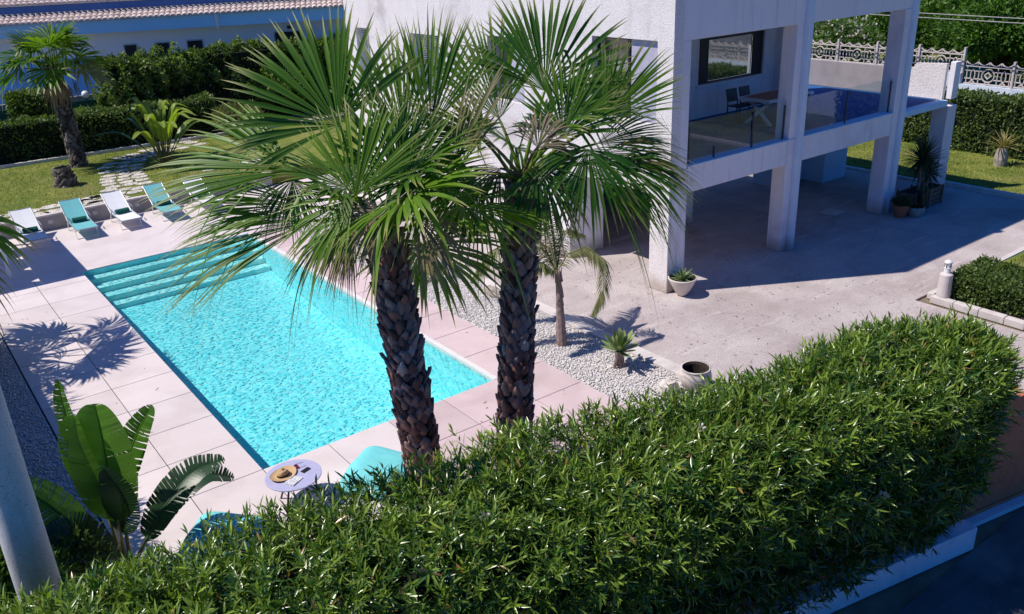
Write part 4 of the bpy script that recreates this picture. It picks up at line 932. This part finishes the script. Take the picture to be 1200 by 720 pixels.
def rosette(s, c, n, L, W, el0, el1, prof, fold, droop=0., seed=1, jit=.08):
    rs = np.random.RandomState(seed); k = np.arange(n); az = k*2.39996+rs.normal(size=n)*.1; el = el0+(el1-el0)*k/n+rs.normal(size=n)*jit
    D = np.stack([np.cos(az)*np.cos(el), np.sin(az)*np.cos(el), np.sin(el)], 1); N = np.stack([-np.cos(az)*np.sin(el), -np.sin(az)*np.sin(el), np.cos(el)], 1)
    s.blades(np.repeat(A(*c)[None], n, 0)+D*.03, D, N, L*(.85+.3*rs.rand(n)), W, prof, fold, rnd=rs.rand(n), droop=droop)
ag = thing('agave', 'soft leaved foxtail agave on short woody stems in the gravel', 'plant', (10.88, 11.25, 0))
mb = MB()
for x, y in ((0, 0), (-.10, .04), (.10, -.02), (.02, .09)): mb.tube([(10.88+x, 11.25+y, 0), (10.88+x*.6, 11.25+y*.6, .2), (10.88+x*.3, 11.25+y*.3, .38)], [.035, .04, .05], 7)
mb.build('stem', M['bark'], ag, world=True)
s = Soup(); rosette(s, (10.88, 11.25, .36), 30, .44, .125, R(85), R(2), [(0, .45, 0), (.3, .8, -.02), (.6, 1, .0), (.85, .6, .02), (1, .04, .03)], .16, .05, 5); s.build('leaves', M['agave'], ag)
cy = thing('cycad', 'short trunked cycad with straw coloured leaves on the right lawn', 'plant', (31.25, 13.5, .06))
mb = MB(); mb.lathe([(.20, 0), (.22, .25), (.19, .5), (.15, .62)], 12, (31.25, 13.5, .06)); mb.build('trunk', M['rock'], cy, world=True)
s = Soup(); rosette(s, (31.25, 13.5, .66), 40, .75, .05, R(75), R(5), [(0, .5, 0), (.4, 1, .03), (1, .2, -.05)], .2, .25, 6); s.build('leaves', M['drycycas'], cy)
# wooden planter with yucca
pb = thing('planter_box', 'weathered wooden crate planter between two villa columns', 'planter', (25.1, 13.0, 0))
m = MB()
for i in range(4): m.box(24.35, 25.9, 12.72, 12.75, .05+i*.13, .16+i*.13); m.box(24.35, 25.9, 13.25, 13.28, .05+i*.13, .16+i*.13); m.box(24.32, 24.349, 12.75, 13.25, .05+i*.13, .16+i*.13); m.box(25.901, 25.93, 12.75, 13.25, .05+i*.13, .16+i*.13)
m.build('slats', M['wood'], pb, world=True)
for x in (24.36, 25.14, 25.87):
    for y in (12.70, 13.30): mq = MB(); mq.box(x-.03, x+.03, y-.019, y+.019, 0, .6); mq.build('corner_post', M['wood'], pb, world=True)
m = MB(); m.box(24.352, 25.898, 12.752, 13.248, .1, .5); m.build('soil', M['soil'], pb, world=True)
yu = thing('yucca', 'dark spiky yucca rising from the wooden planter', 'plant', (25.0, 13.0, .5))
mb = MB(); mb.tube([(25.0, 13, .5), (25.02, 13, 1.0), (24.98, 13, 1.45)], [.08, .07, .06], 8); mb.tube([(25.3, 12.95, .5), (25.35, 12.95, 1.0)], [.06, .05], 8); mb.build('trunk', M['bark'], yu, world=True)
s = Soup(); pr = [(0, .6, 0), (.4, 1, 0), (1, .03, -.03)]
rosette(s, (24.98, 13, 1.45), 150, .78, .05, R(88), R(-50), pr, .2, .12, 7); rosette(s, (25.35, 12.95, 1.0), 100, .6, .045, R(85), R(-40), pr, .2, .1, 8); s.build('leaves', M['yucca'], yu)
ca = thing('cactus', 'green columnar cactus stems at the near end of the wooden planter', 'plant', (24.5, 12.6, 0))
for x, y, h_ in ((24.45, 12.6, 1.0), (24.6, 12.55, .8), (24.35, 12.5, .7)): m = MB(); m.lathe([(.06, 0), (.075, h_*.5), (.07, h_*.9), (.03, h_)], 8, (x, y, 0)); m.build('stem', M['yucca'], ca, world=True)
def pot(name, label, loc, prof, mat, inner=.04, group=None, soilz=None):
    t = thing(name, label, 'pot', loc, group=group); m = MB(); r_t, z_t = prof[-1]
    m.lathe(prof+[(r_t-.03, z_t), (r_t-.05, z_t-.06), (r_t-.06, (soilz or z_t-.08))], 28, close=False); m.build('bowl', M[mat], t, smooth=True)
    m = MB(); m.lathe([(r_t-.031, z_t+.001), (r_t-.055, z_t-.05), (r_t-.065, max(.05, (soilz or z_t-.08)))], 28, close=False); m.build('inner_lining', M['soil'], t)
    m = MB(); z = soilz or z_t-.08; m.lathe([(.001, z-.02), (r_t-.055, z)], 24, close=False); m.build('soil', M['soil'], t); return t
pot('plant_pot', 'pale conical plant pot standing at the foot of the corner column', (14.62, 13.0, 0), [(.10, 0), (.15, .06), (.27, .28), (.34, .42), (.345, .45)], 'pot')
t = thing('pot_plant', 'small spiky agave growing out of the pale conical pot', 'plant', (14.62, 13.0, .38))
s = Soup(); rosette(s, (14.62, 13.0, .38), 40, .36, .04, R(80), R(5), pr, .2, .3, 9); s.build('leaves', M['agave'], t)
pot('urn', 'large empty white urn with dark mouth beside the oleander hedge', (11.33, 9.66, 0), [(.15, 0), (.24, .07), (.31, .26), (.29, .37), (.26, .42), (.285, .45)], 'pot', soilz=.12)
pot('terracotta_pot', 'terracotta pot with a small leafy plant by the second street side column', (23.75, 12.8, 0), [(.15, 0), (.22, .28), (.24, .33), (.24, .38)], 'terracotta')
t = thing('pot_plant', 'low bushy plant growing in the terracotta pot', 'plant', (23.75, 12.8, .35)); s = Soup(); ball_leaves(s, (23.75, 12.8, .45), (.28, .28, .2), 700, .09, .04, 10, 3); s.build('leaves', M['yucca'], t)
pot('stone_pot', 'squat grey pot between the terracotta pot and the wooden planter', (24.15, 12.55, 0), [(.18, 0), (.25, .12), (.24, .28)], 'rock')
t = thing('pot_plant', 'small green succulent in the squat grey pot', 'plant', (24.15, 12.55, .2)); s = Soup(); rosette(s, (24.15, 12.55, .2), 24, .22, .04, R(80), R(10), pr, .2, 0, 10); s.build('leaves', M['yucca'], t)
# white jar lying by the urn
# stump, boulder
def boulder(name, label, loc, sz, mat, cat, seed, n=14, m_=9, amp=.25):
    rs = np.random.RandomState(seed); v = []
    for i in range(m_+1):
        for k in range(n):
            th, ph = PI*i/m_, 2*PI*k/n; d_ = A(math.sin(th)*math.cos(ph), math.sin(th)*math.sin(ph), math.cos(th)); v.append(d_)
    v = np.array(v); q = 1+amp*smooth_noise(v, 4., seed)+amp*.5*smooth_noise(v, 9., seed+1); v = v*q[:, None]*A(*sz)+A(0, 0, sz[2]*.8)
    m = MB(); m.add(v, [(i*n+k, i*n+(k+1) % n, (i+1)*n+(k+1) % n, (i+1)*n+k) for i in range(m_) for k in range(n)]); o = m.build(name, mat, None, smooth=False); o.location = loc; return tag(o, label, cat)
st_ = thing('palm_stump', 'knobbly cut palm stump on the raised lawn in front of the palm', 'stump', (5.45, 34.3, .44))
s = Soup(); mb = MB(); mb.tube([(5.45, 34.3, .44), (5.4, 34.32, 1.12)], [.36, .24], 12); s.mb(mb, r=.6); boots(s, (5.45, 34.3, .44), (5.4, 34.32, 1.12), .38, .26, 0, .98, 6, 9, .15); s.build('trunk', M['bootgrey'], st_)
boulder('boulder', 'dark boulder lying on the gravel against the kerb', (11.3, 16.1, -.02), (.16, .35, .12), M['rock'], 'rock', 3)
boulder('boulder', 'large pale boulder on the gravel left of the urn', (10.86, 9.9, -.03), (.22, .18, .16), M['flag'], 'rock', 5)

mh = thing('manhole_cover', 'square pale manhole cover set in the shaded carport floor', 'manhole cover', (22.75, 14.4, 0))
m = MB(); m.box(22.4, 23.1, 14.1, 14.7, -.003, .006, rz=.02, c=(22.75, 14.4)); m.build('frame', M['metal'], mh, world=True)
m = MB(); m.box(22.44, 23.06, 14.14, 14.66, .0062, .014, rz=.02, c=(22.75, 14.4)); m.build('lid', M['kerb'], mh, world=True)
rs_ = np.random.RandomState(5); n = 420
P = np.stack([12.0+7*rs_.rand(n), 6.8+9*rs_.rand(n)**.8, np.full(n, .004)], 1); P[:120] = np.stack([1.6+8*rs_.rand(120), 9.4+16*rs_.rand(120), np.full(120, .006)], 1); P = P[~((P[:, 0] > 3.6) & (P[:, 0] < 8.9) & (P[:, 1] > 12.3))]
D = unit(rs_.normal(size=(len(P), 3))*A(1, 1, .12)); s = Soup(); s.blades(P, D, A(0, 0, 1)+rs_.normal(size=(len(P), 3))*.3, .05+.06*rs_.rand(len(P)), .018, [(0, .2, 0), (.5, 1, .05), (1, .1, 0)], .2)
tag(s.build('leaf_litter', M['fan_dead']), kind='stuff', label='small dry fallen leaves scattered over the paving', cat='leaf litter')
# ------------------------------------------------------------------ loungers
def lounger():
    t = thing('sun_lounger', 'x', 'sun lounger')
    W = .31
    def bar(pts, w=.017): m = MB(); m.tube(pts, w, 7); return m
    fr = MB()
    for x in (-W, W):
        fr.tube([(x, -1.0, .34), (x, .15, .36)], .017, 7); fr.tube([(x, .15, .36), (x, 1.02, .84)], .017, 7)
    fr.tube([(-W, -1.0, .34), (W, -1.0, .34)], .017, 7); fr.tube([(-W, 1.02, .84), (W, 1.02, .84)], .017, 7)
    fr.build('frame', M['metal'], t)
    for y0, y1, z in ((-.62, -.80, .345), (.20, .42, .36)):
        m = MB(); m.tube([(-W, y0, z), (-W, y1, .02), (W, y1, .02), (W, y0, z)], .016, 7); m.build('leg', M['white'], t)
    for x in (-W-.02, W+.02):
        m = MB(); m.tube([(x, .05, .36), (x, -.05, .50), (x, .35, .55)], .014, 6); m.build('armrest', M['metal'], t)
    return t
def sling_mesh(part):
    m = MB(); W = .295; vs = []
    pr_ = [(-.99, .345), (-.6, .335), (-.2, .335), (.14, .36)] if part == 'seat' else [(.155, .365), (.45, .515), (.75, .68), (1.0, .835)]
    for y, z in pr_: vs += [(-W, y, z), (0, y, z-.012), (W, y, z)]
    k = len(pr_); m.add([(x, y, z+.008) for x, y, z in vs]+[(x, y, z-.004) for x, y, z in vs], [f for i in range(k-1) for c_ in (0, 1) for f in ((i*3+c_, i*3+c_+1, i*3+c_+4, i*3+c_+3), (3*k+i*3+c_+3, 3*k+i*3+c_+4, 3*k+i*3+c_+1, 3*k+i*3+c_))])
    return m
L0 = lounger(); first = True
seat = {c_: sling_mesh('seat') for c_ in ('teal', 'wsling')}; meshes = {}
LX = [(3.35, 29.25, 'wsling', 'white slatted sun lounger half in the canopy shadow, leftmost of five', .02), (4.78, 29.35, 'teal', 'teal sun lounger second from the left, beside the canopy shadow', .0), (6.08, 29.35, 'wsling', 'white sun lounger standing between the two teal ones', .02),
      (7.40, 29.35, 'teal', 'teal sun lounger third from the right end, between two white ones', -.01), (8.72, 29.4, 'wsling', 'white sun lounger at the right end of the row', .0)]
LX[3] = (LX[3][0], LX[3][1], LX[3][2], 'teal sun lounger between the two rightmost white ones', LX[3][4])
for i, (x, y, c_, lb, rz) in enumerate(LX):
    o = dup(L0) if i else L0
    o.location = (x, y, 0); o.rotation_euler = (0, 0, rz); tag(o, lb, 'sun lounger', 'sun loungers in a row before the low garden wall')
for i, (x, y, c_, lb, rz) in enumerate(LX):
    o = [k for k in bpy.data.objects if k.get('label') == lb][0]
    for pn in ('seat', 'backrest'):
        if (pn, c_) not in meshes:
            q = sling_mesh(pn).build(pn, M[c_], o); meshes[(pn, c_)] = q.data
        else: link(pn, meshes[(pn, c_)], None, o)
TW = ['dark green rolled towel on the leftmost shaded lounger', 'dark green rolled towel on the teal lounger nearest the canopy shadow', 'dark green rolled towel on the white lounger in the middle of the row', 'dark green rolled towel on the teal lounger right of the middle one', 'dark green rolled towel on the rightmost white lounger']
tw = None
for i, (x, y, c_, lb, rz) in enumerate(LX):
    if tw is None:
        m = MB(); n = 16; vs = []
        for xx in (-.21, -.2, .2, .21):
            q = .9 if abs(xx) > .205 else 1
            for k in range(n):
                a = 2*PI*k/n; vs.append((xx, .105*q*math.cos(a), .085*q*math.sin(a)*(1 if math.sin(a) > 0 else .8)))
        m.add(vs, [(i_*n+k, i_*n+(k+1) % n, (i_+1)*n+(k+1) % n, (i_+1)*n+k) for i_ in range(3) for k in range(n)]+[tuple(range(n-1, -1, -1)), tuple(range(3*n, 4*n))])
        o = m.build('rolled_towel', M['towel'], None, smooth=False, bevel=.01); tw = o
    else: o = tw.copy(); col.objects.link(o)
    o.location = (x, y-.02, .335+.075); o.rotation_euler = (0, 0, rz+random.uniform(-.08, .08)); tag(o, TW[i], 'towel', 'rolled towels on the sun loungers')

# table with hat, glasses, magazine, phone; two bean bags
TX, TY = 3.93, 11.26
t = thing('side_table', 'round lilac topped side table by the near end of the pool', 'table', (TX, TY, 0))
m = MB(); m.lathe([(.001, .47), (.41, .47), (.435, .48), (.435, .495), (.42, .50), (.001, .50)], 40, (TX, TY, 0), close=False); m.build('table_top', M['lilac'], t, world=True, smooth=False)
for k in range(4):
    a = .6+k*PI/2; m = MB(); m.tube([(TX+.12*math.cos(a), TY+.12*math.sin(a), .47), (TX+.30*math.cos(a), TY+.30*math.sin(a), 0)], .016, 7); m.build('leg', M['dark'], t, world=True)
h = thing('sun_hat', 'straw hat with a black band lying on the round side table', 'hat', (TX-.13, TY+.08, .502)); h.rotation_euler = (0, 0, .4)
m = MB(); n = 36; vs = []
prof = [(.20, .03), (.17, .012), (.12, .004), (.092, .008), (.088, .05), (.082, .09), (.06, .112), (.001, .10)]
for r_, z in prof:
    for k in range(n):
        a = 2*PI*k/n; cr = .035*max(0, math.cos(a))**3 if z > .085 else 0; w_ = .01*math.cos(2*a)*(r_ > .15)
        vs.append((r_*1.12*math.cos(a), r_*.92*math.sin(a), z-cr-.02*math.exp(-(r_*math.sin(a)/.03)**2)*(z > .09)+w_))
m.add(vs, [(i*n+k, i*n+(k+1) % n, (i+1)*n+(k+1) % n, (i+1)*n+k) for i in range(len(prof)-1) for k in range(n)]); m.build('hat_body', M['straw'], h, smooth=True)
m = MB(); vs = [(r_*1.13*math.cos(2*PI*k/n), r_*.93*math.sin(2*PI*k/n), z) for r_, z in ((.094, .012), (.0905, .04)) for k in range(n)]; m.add(vs, [(k, (k+1) % n, n+(k+1) % n, n+k) for k in range(n)]); m.build('band', M['black'], h)
sg = thing('sunglasses', 'dark red sunglasses resting on the lilac side table', 'sunglasses', (TX+.13, TY+.16, .502))
for y in (-.036, .036):
    m = MB(); m.lathe([(.001, .0), (.028, .004), (.03, .012), (.001, .018)], 18, (0, y, 0), close=False); m.build('lens', M['red'], sg)
m = MB(); m.tube([(0, -.01, .012), (.005, 0, .018), (0, .01, .012)], .004, 6)
for y in (-.066, .066): m.tube([(0, y, .012), (.06, y, .012), (.13, y*.9, .006)], .003, 5)
m.build('frame', M['red'], sg)
m = MB(); m.box(-.12, .12, -.09, .09, 0, .012); m.box(-.118, .0, -.088, .088, .0121, .018)
o = m.build('magazine', M['paper'], None); o.location = (TX-.07, TY-.17, .502); o.rotation_euler = (0, 0, .5); tag(o, 'open printed magazine in front of the straw hat on the side table', 'magazine')
m = MB(); m.box(-.075, .075, -.04, .04, 0, .01); o = m.build('phone', M['black'], None, bevel=.004); o.location = (TX+.20, TY-.02, .502); o.rotation_euler = (0, 0, .3); tag(o, 'black phone at the right edge of the lilac side table', 'phone')
def beanbag(loc, rz, label, first=None):
    if first is None:
        m = MB(); n, k_ = 22, 22; vs = []
        for i in range(n+1):
            for j_ in range(k_+1):
                u, v = i/n*2-1, j_/k_*2-1; q = ((1-abs(u)**4)*(1-abs(v)**4))**.45; z = .12+.32*q*(1+.25*v)+.015*math.sin(7*u+3*v)
                sc = 1+.05*math.cos(3*v)*(1-abs(u)); vs.append((u*.56*sc, v*.56, z*.85))
        top_n = len(vs); vs += [(x, y, max(.0, .12-.12*((1-abs(x/.6)**4)*(1-abs(y/.6)**4)))) for x, y, z in vs]
        fs = [(i*(k_+1)+j_, (i+1)*(k_+1)+j_, (i+1)*(k_+1)+j_+1, i*(k_+1)+j_+1) for i in range(n) for j_ in range(k_)]
        fs += [tuple(top_n+q for q in f[::-1]) for f in fs]; m.add(vs, fs); o = m.build('bean_bag', M['aqua'], None, smooth=True)
    else: o = first.copy(); col.objects.link(o)
    o.location = loc; o.rotation_euler = (0, 0, rz); tag(o, label, 'bean bag', 'aqua bean bags either side of the table'); return o
bb = beanbag((5.25, 10.85, 0), .62, 'soft aqua bean bag right of the side table, in front of the large palm')
beanbag((2.62, 10.82, 0), .85, 'soft aqua bean bag left of the side table, mostly behind the hedge', bb)

# ------------------------------------------------------------------ pole, bollard, canopy
po = thing('utility_pole', 'round grey concrete utility pole rising behind the hedge at left', 'pole', (.22, 8.62, 0))
m = MB(); m.tube([(.22, 8.62, z) for z in (0, 3, 6, 9.5)], [.215, .20, .185, .165], 28); m.build('shaft', M['poleconcrete'], po, world=True, smooth=True)
bo = thing('bollard_light', 'concrete bollard with a small white lantern beside the low bush', 'bollard', (18.62, 8.75, 0))
m = MB(); m.lathe([(.15, 0), (.15, .15), (.145, .15), (.145, .155), (.15, .16), (.14, .66), (.12, .68), (.07, .70)], 20); m.build('post', M['kerb'], bo)
m = MB(); m.lathe([(.07, .70), (.07, .80), (.075, .80), (.075, .82)], 18); m.build('collar', M['white'], bo)
m = MB(); m.lathe([(.06, .821), (.06, .93)], 18); m.build('lens', M['globe'], bo)
m = MB(); m.lathe([(.085, .931), (.085, .96), (.05, .99), (.01, 1.0)], 18); m.build('cap', M['white'], bo)
for k in range(4):
    a = k*PI/2; m = MB(); m.tube([(.072*math.cos(a), .072*math.sin(a), .82), (.072*math.cos(a), .072*math.sin(a), .93)], .008, 5); m.build('cage_bar', M['dark'], bo)
ks = MB(); random.seed(5); y = 8.95
while y > 4.5:
    l_ = random.uniform(.42, .6); ks.box(18.42, 18.60, y-l_, y-.012, -.04, .12+random.uniform(-.01, .01)); y -= l_
y = 18.62
while y < 20.4: ks.box(y, y+.5, 8.97, 9.12, -.04, .11); y += .512
struct('bed_kerb', ks, M['kerb'], bevel=.012)
dm = MB(); dm.box(18.61, 20.5, 4.5, 8.96, -.04, .05); struct('planting_soil', dm, M['soil'])
cn = thing('shade_canopy', 'canvas shade canopy on white posts beside the leftmost lounger', 'canopy', (0, 27.8, 0))
for x, y in ((2.21, 26.02), (-1.2, 26.02), (-1.2, 29.6), (2.21, 29.75)):
    m = MB(); m.box(x-.05, x+.05, y-.05, y+.05, 0, 2.55); m.build('post', M['white'], cn, world=True)
m = MB(); z = 2.6; sx = 1.22
m.add([(sx, 25.82, z), (2.42, 25.82, z), (2.42, 29.85, z), (sx, 29.85, z)], [(0, 1, 2, 3)])
pts = [(-1.4, 25.82), (sx-.002, 25.82)]
for k in range(4):
    yc = 26.2+k*1.22; pts += [(sx-.002, yc), (sx-.20, yc+.16), (sx-.002, yc+.30)]
pts += [(sx-.002, 29.86), (-1.4, 29.86)]
m.add([(x, y, z) for x, y in pts], [tuple(range(len(pts)))]); m.build('canvas', M['canvas'], cn, world=True)

# ------------------------------------------------------------------ ornamental fence and wall on the right
fx = 35.2
fw_ = thing('ornamental_fence', 'pale cast concrete ornamental fence with rings and ovals on a wall', 'fence', (fx, 18, 0))
ws = MB(); ws.box(fx-.12, fx+.12, 17.25, 34, 0, 2.42); ws.build('base_wall', M['bluewall'], fw_, world=True); ws = MB(); ws.box(fx-.12, fx+.12, 2, 17.24, 0, 2.02); ws.build('base_wall', M['bluewall'], fw_, world=True)
def panel(y0, z0, w_=1.78, h_=.86):
    m = MB(); x = fx; r_ = .027
    P_ = lambda u, v: (x, y0+w_*u, z0+h_*v)
    for v in (.04, .80): m.tube([P_(0, v), P_(1, v)], r_, 5)
    n = 4
    for k in range(n): m.tube([P_((k+t)/n, 1.0-.16*math.sin(PI*t)) for t in np.linspace(0, 1, 6)], r_, 5, cap=False)
    for k in range(n+1): m.tube([P_(k/n, .8), P_(k/n, 1.0)], r_*.8, 5)
    for k in range(n): m.tube([P_((k+.5)/n, .8), P_((k+.5)/n, .86)], r_*.8, 5)
    cy_ = .5
    m.tube([(x, y0+w_*.5+.24*math.cos(a), z0+h_*.42+.24*math.sin(a)) for a in np.linspace(0, 2*PI, 17)], r_, 5, cap=False)
    m.tube([(x, y0+w_*.5+.12*math.cos(a), z0+h_*.42+.12*math.sin(a)) for a in np.linspace(0, 2*PI, 5)], r_*1.4, 5, cap=False)
    for u in (.17, .83): m.tube([(x, y0+w_*u+.085*math.cos(a), z0+h_*.42+.20*math.sin(a)) for a in np.linspace(0, 2*PI, 13)], r_, 5, cap=False)
    for u in (.04, .30, .70, .96): m.tube([P_(u, .04), P_(u, .8)], r_*.9, 5)
    for v in (.25, .6):
        for u0, u1 in ((0, .12), (.22, .37), (.63, .78), (.88, 1)): m.tube([P_(u0, v), P_(u1, v)], r_*.9, 5)
    for u in (.17, .5, .83): m.tube([(x, y0+w_*u+.10*math.cos(a), z0+h_*.04+.09*math.sin(a)) for a in np.linspace(0, PI, 6)], r_*.9, 5, cap=False)
    m.build('panel', M['fenceconc'], fw_, world=True)
y = 17.28
while y < 33: panel(y, 2.43); m = MB(); m.box(fx-.07, fx+.07, y-.08, y-.003, 2.43, 3.40); m.build('post', M['fenceconc'], fw_, world=True); y += 1.86
y = 17.2-1.86
while y > 4: panel(y, 2.03); m = MB(); m.box(fx-.07, fx+.07, y-.08, y-.003, 2.03, 2.99); m.build('post', M['fenceconc'], fw_, world=True); y -= 1.86
for k, dz in enumerate((0, .16)):
    m = MB(); m.tube([(34, 40-80*t, 5.0+dz-1.2*math.sin(PI*t)*.5) for t in np.linspace(0, 1, 24)], .02, 5)
    o = m.build('overhead_cable', M['cable'], None); tag(o, ['lower pale cable crossing above the ornamental fence', 'upper pale cable crossing above the ornamental fence'][k], 'cable', 'cables above the fence')

# ------------------------------------------------------------------ neighbouring house behind the garden
NU, NN = unit(A(.906, -.42, 0)), unit(A(.42, .906, 0)); NP = A(10, 48, 0)
def Q(s_, t_, z_): return NP+NU*s_+NN*t_+A(0, 0, z_)
nh = thing('neighbouring_house', 'long bungalow in painted blue shade with barrel tiled roof behind the hedges', 'house', tuple(NP))
def nbox(name, mat, s0, s1, t0, t1, z0, z1, parent=nh):
    m = MB(); m.add([Q(s_, t_, z_) for z_ in (z0, z1) for t_ in (t0, t1) for s_ in (s0, s1)], [(0, 2, 3, 1), (4, 5, 7, 6), (0, 1, 5, 4), (2, 6, 7, 3), (0, 4, 6, 2), (1, 3, 7, 5)]); return m.build(name, mat, parent, world=True)
nbox('wall', M['neighbour'], -22, 24, 0, 8, 0, 5.2); nbox('fascia', M['fascia'], -22, 24.1, -.85, -.002, 4.62, 5.2)
nbox('wall_lower', M['neighbour_low'], -22, .6, -.05, -.004, 0, 3.45)
nbox('gutter', M['gutter'], -22, 24, -.12, .2, 5.66, 5.98)
def tiles(s0, s1, t0, z0, t1, z1, rows, name):
    m = MB(); pitch = .26; nper = 6; ns = int((s1-s0)/pitch)*nper; dk = MB()
    for r_ in range(rows):
        ta, za = t0+(t1-t0)*r_/rows, z0+(z1-z0)*r_/rows; tb, zb = t0+(t1-t0)*(r_+1.15)/rows, z0+(z1-z0)*(r_+1.15)/rows
        vs = []
        for k in range(ns+1):
            ph = 2*PI*k/nper+(r_ % 2)*0; h_ = .055*abs(math.cos(ph/2))**.7*1.4; s_ = s0+pitch*k/nper
            vs += [Q(s_, ta, za+h_+.05), Q(s_, tb, zb+h_)]
            vs += [Q(s_, ta, za+h_*.6-.02)]
        m.add(vs, [f for k in range(ns) for f in ((3*k, 3*k+3, 3*k+4, 3*k+1), (3*k+2, 3*k+5, 3*k+3, 3*k))])
    return m.build(name, M['rooftile'], nh, world=True)
tiles(-20, 22, -1.0, 5.20, -.08, 5.56, 3, 'lower_roof'); tiles(-20, 22, -.25, 6.0, 5, 7.6, 16, 'upper_roof')
nbox('downpipe', M['white'], 6.35, 6.47, -.98, -.86, 4.5, 5.22)
for s0, s1, z0, z1 in ((1.7, 2.35, 3.3, 3.97), (3.2, 3.9, 3.3, 3.97), (4.7, 5.5, 3.3, 3.99), (9.0, 10.5, 2.7, 4.15)):
    o = nbox('window', M['metal'], s0, s1, -.03, -.004, z0, z1); nbox('pane', M['darkroom'], s0+.05, s1-.05, -.036, -.031, z0+.05, z1-.05, o)
nbox('wall_lamp', M['dark'], 9.7, 9.95, -.15, -.05, 4.25, 4.4)
gf = thing('mesh_fence', 'dark green shade mesh fence between low hedge and neighbouring house', 'fence', (2, 43.2, .4))
m = MB(); m.box(-12, 9.3, 43.2, 43.23, .4, 2.15, rz=-.06, c=(2, 43.2)); m.build('mesh', M['greenmesh'], gf, world=True)
for x in np.arange(-11.5, 9.3, 2.4): m = MB(); m.tube([(x, 43.15-(x-2)*.06, .4), (x, 43.15-(x-2)*.06, 2.25)], .03, 6); m.build('post', M['dark'], gf, world=True)
m = MB(); m.box(-12, 9.3, 43.35, 43.5, .4, 2.35, rz=-.06, c=(2, 43.2)); m.build('backing_wall', M['innerwall'], gf, world=True)
gl = thing('globe_lamp', 'white globe lamp standing behind the low hedge', 'lamp', (8.35, 42.4, .55))
m = MB(); m.tube([(0, 0, -.12), (0, 0, 1.75)], .03, 8); m.build('post', M['dark'], gl); m = MB(); m.lathe([(.001, 1.75)]+[(.16*math.sin(a), 1.91-.16*math.cos(a)) for a in np.linspace(.2, PI-.05, 10)], 16, close=False); m.build('globe', M['globe'], gl, smooth=True)
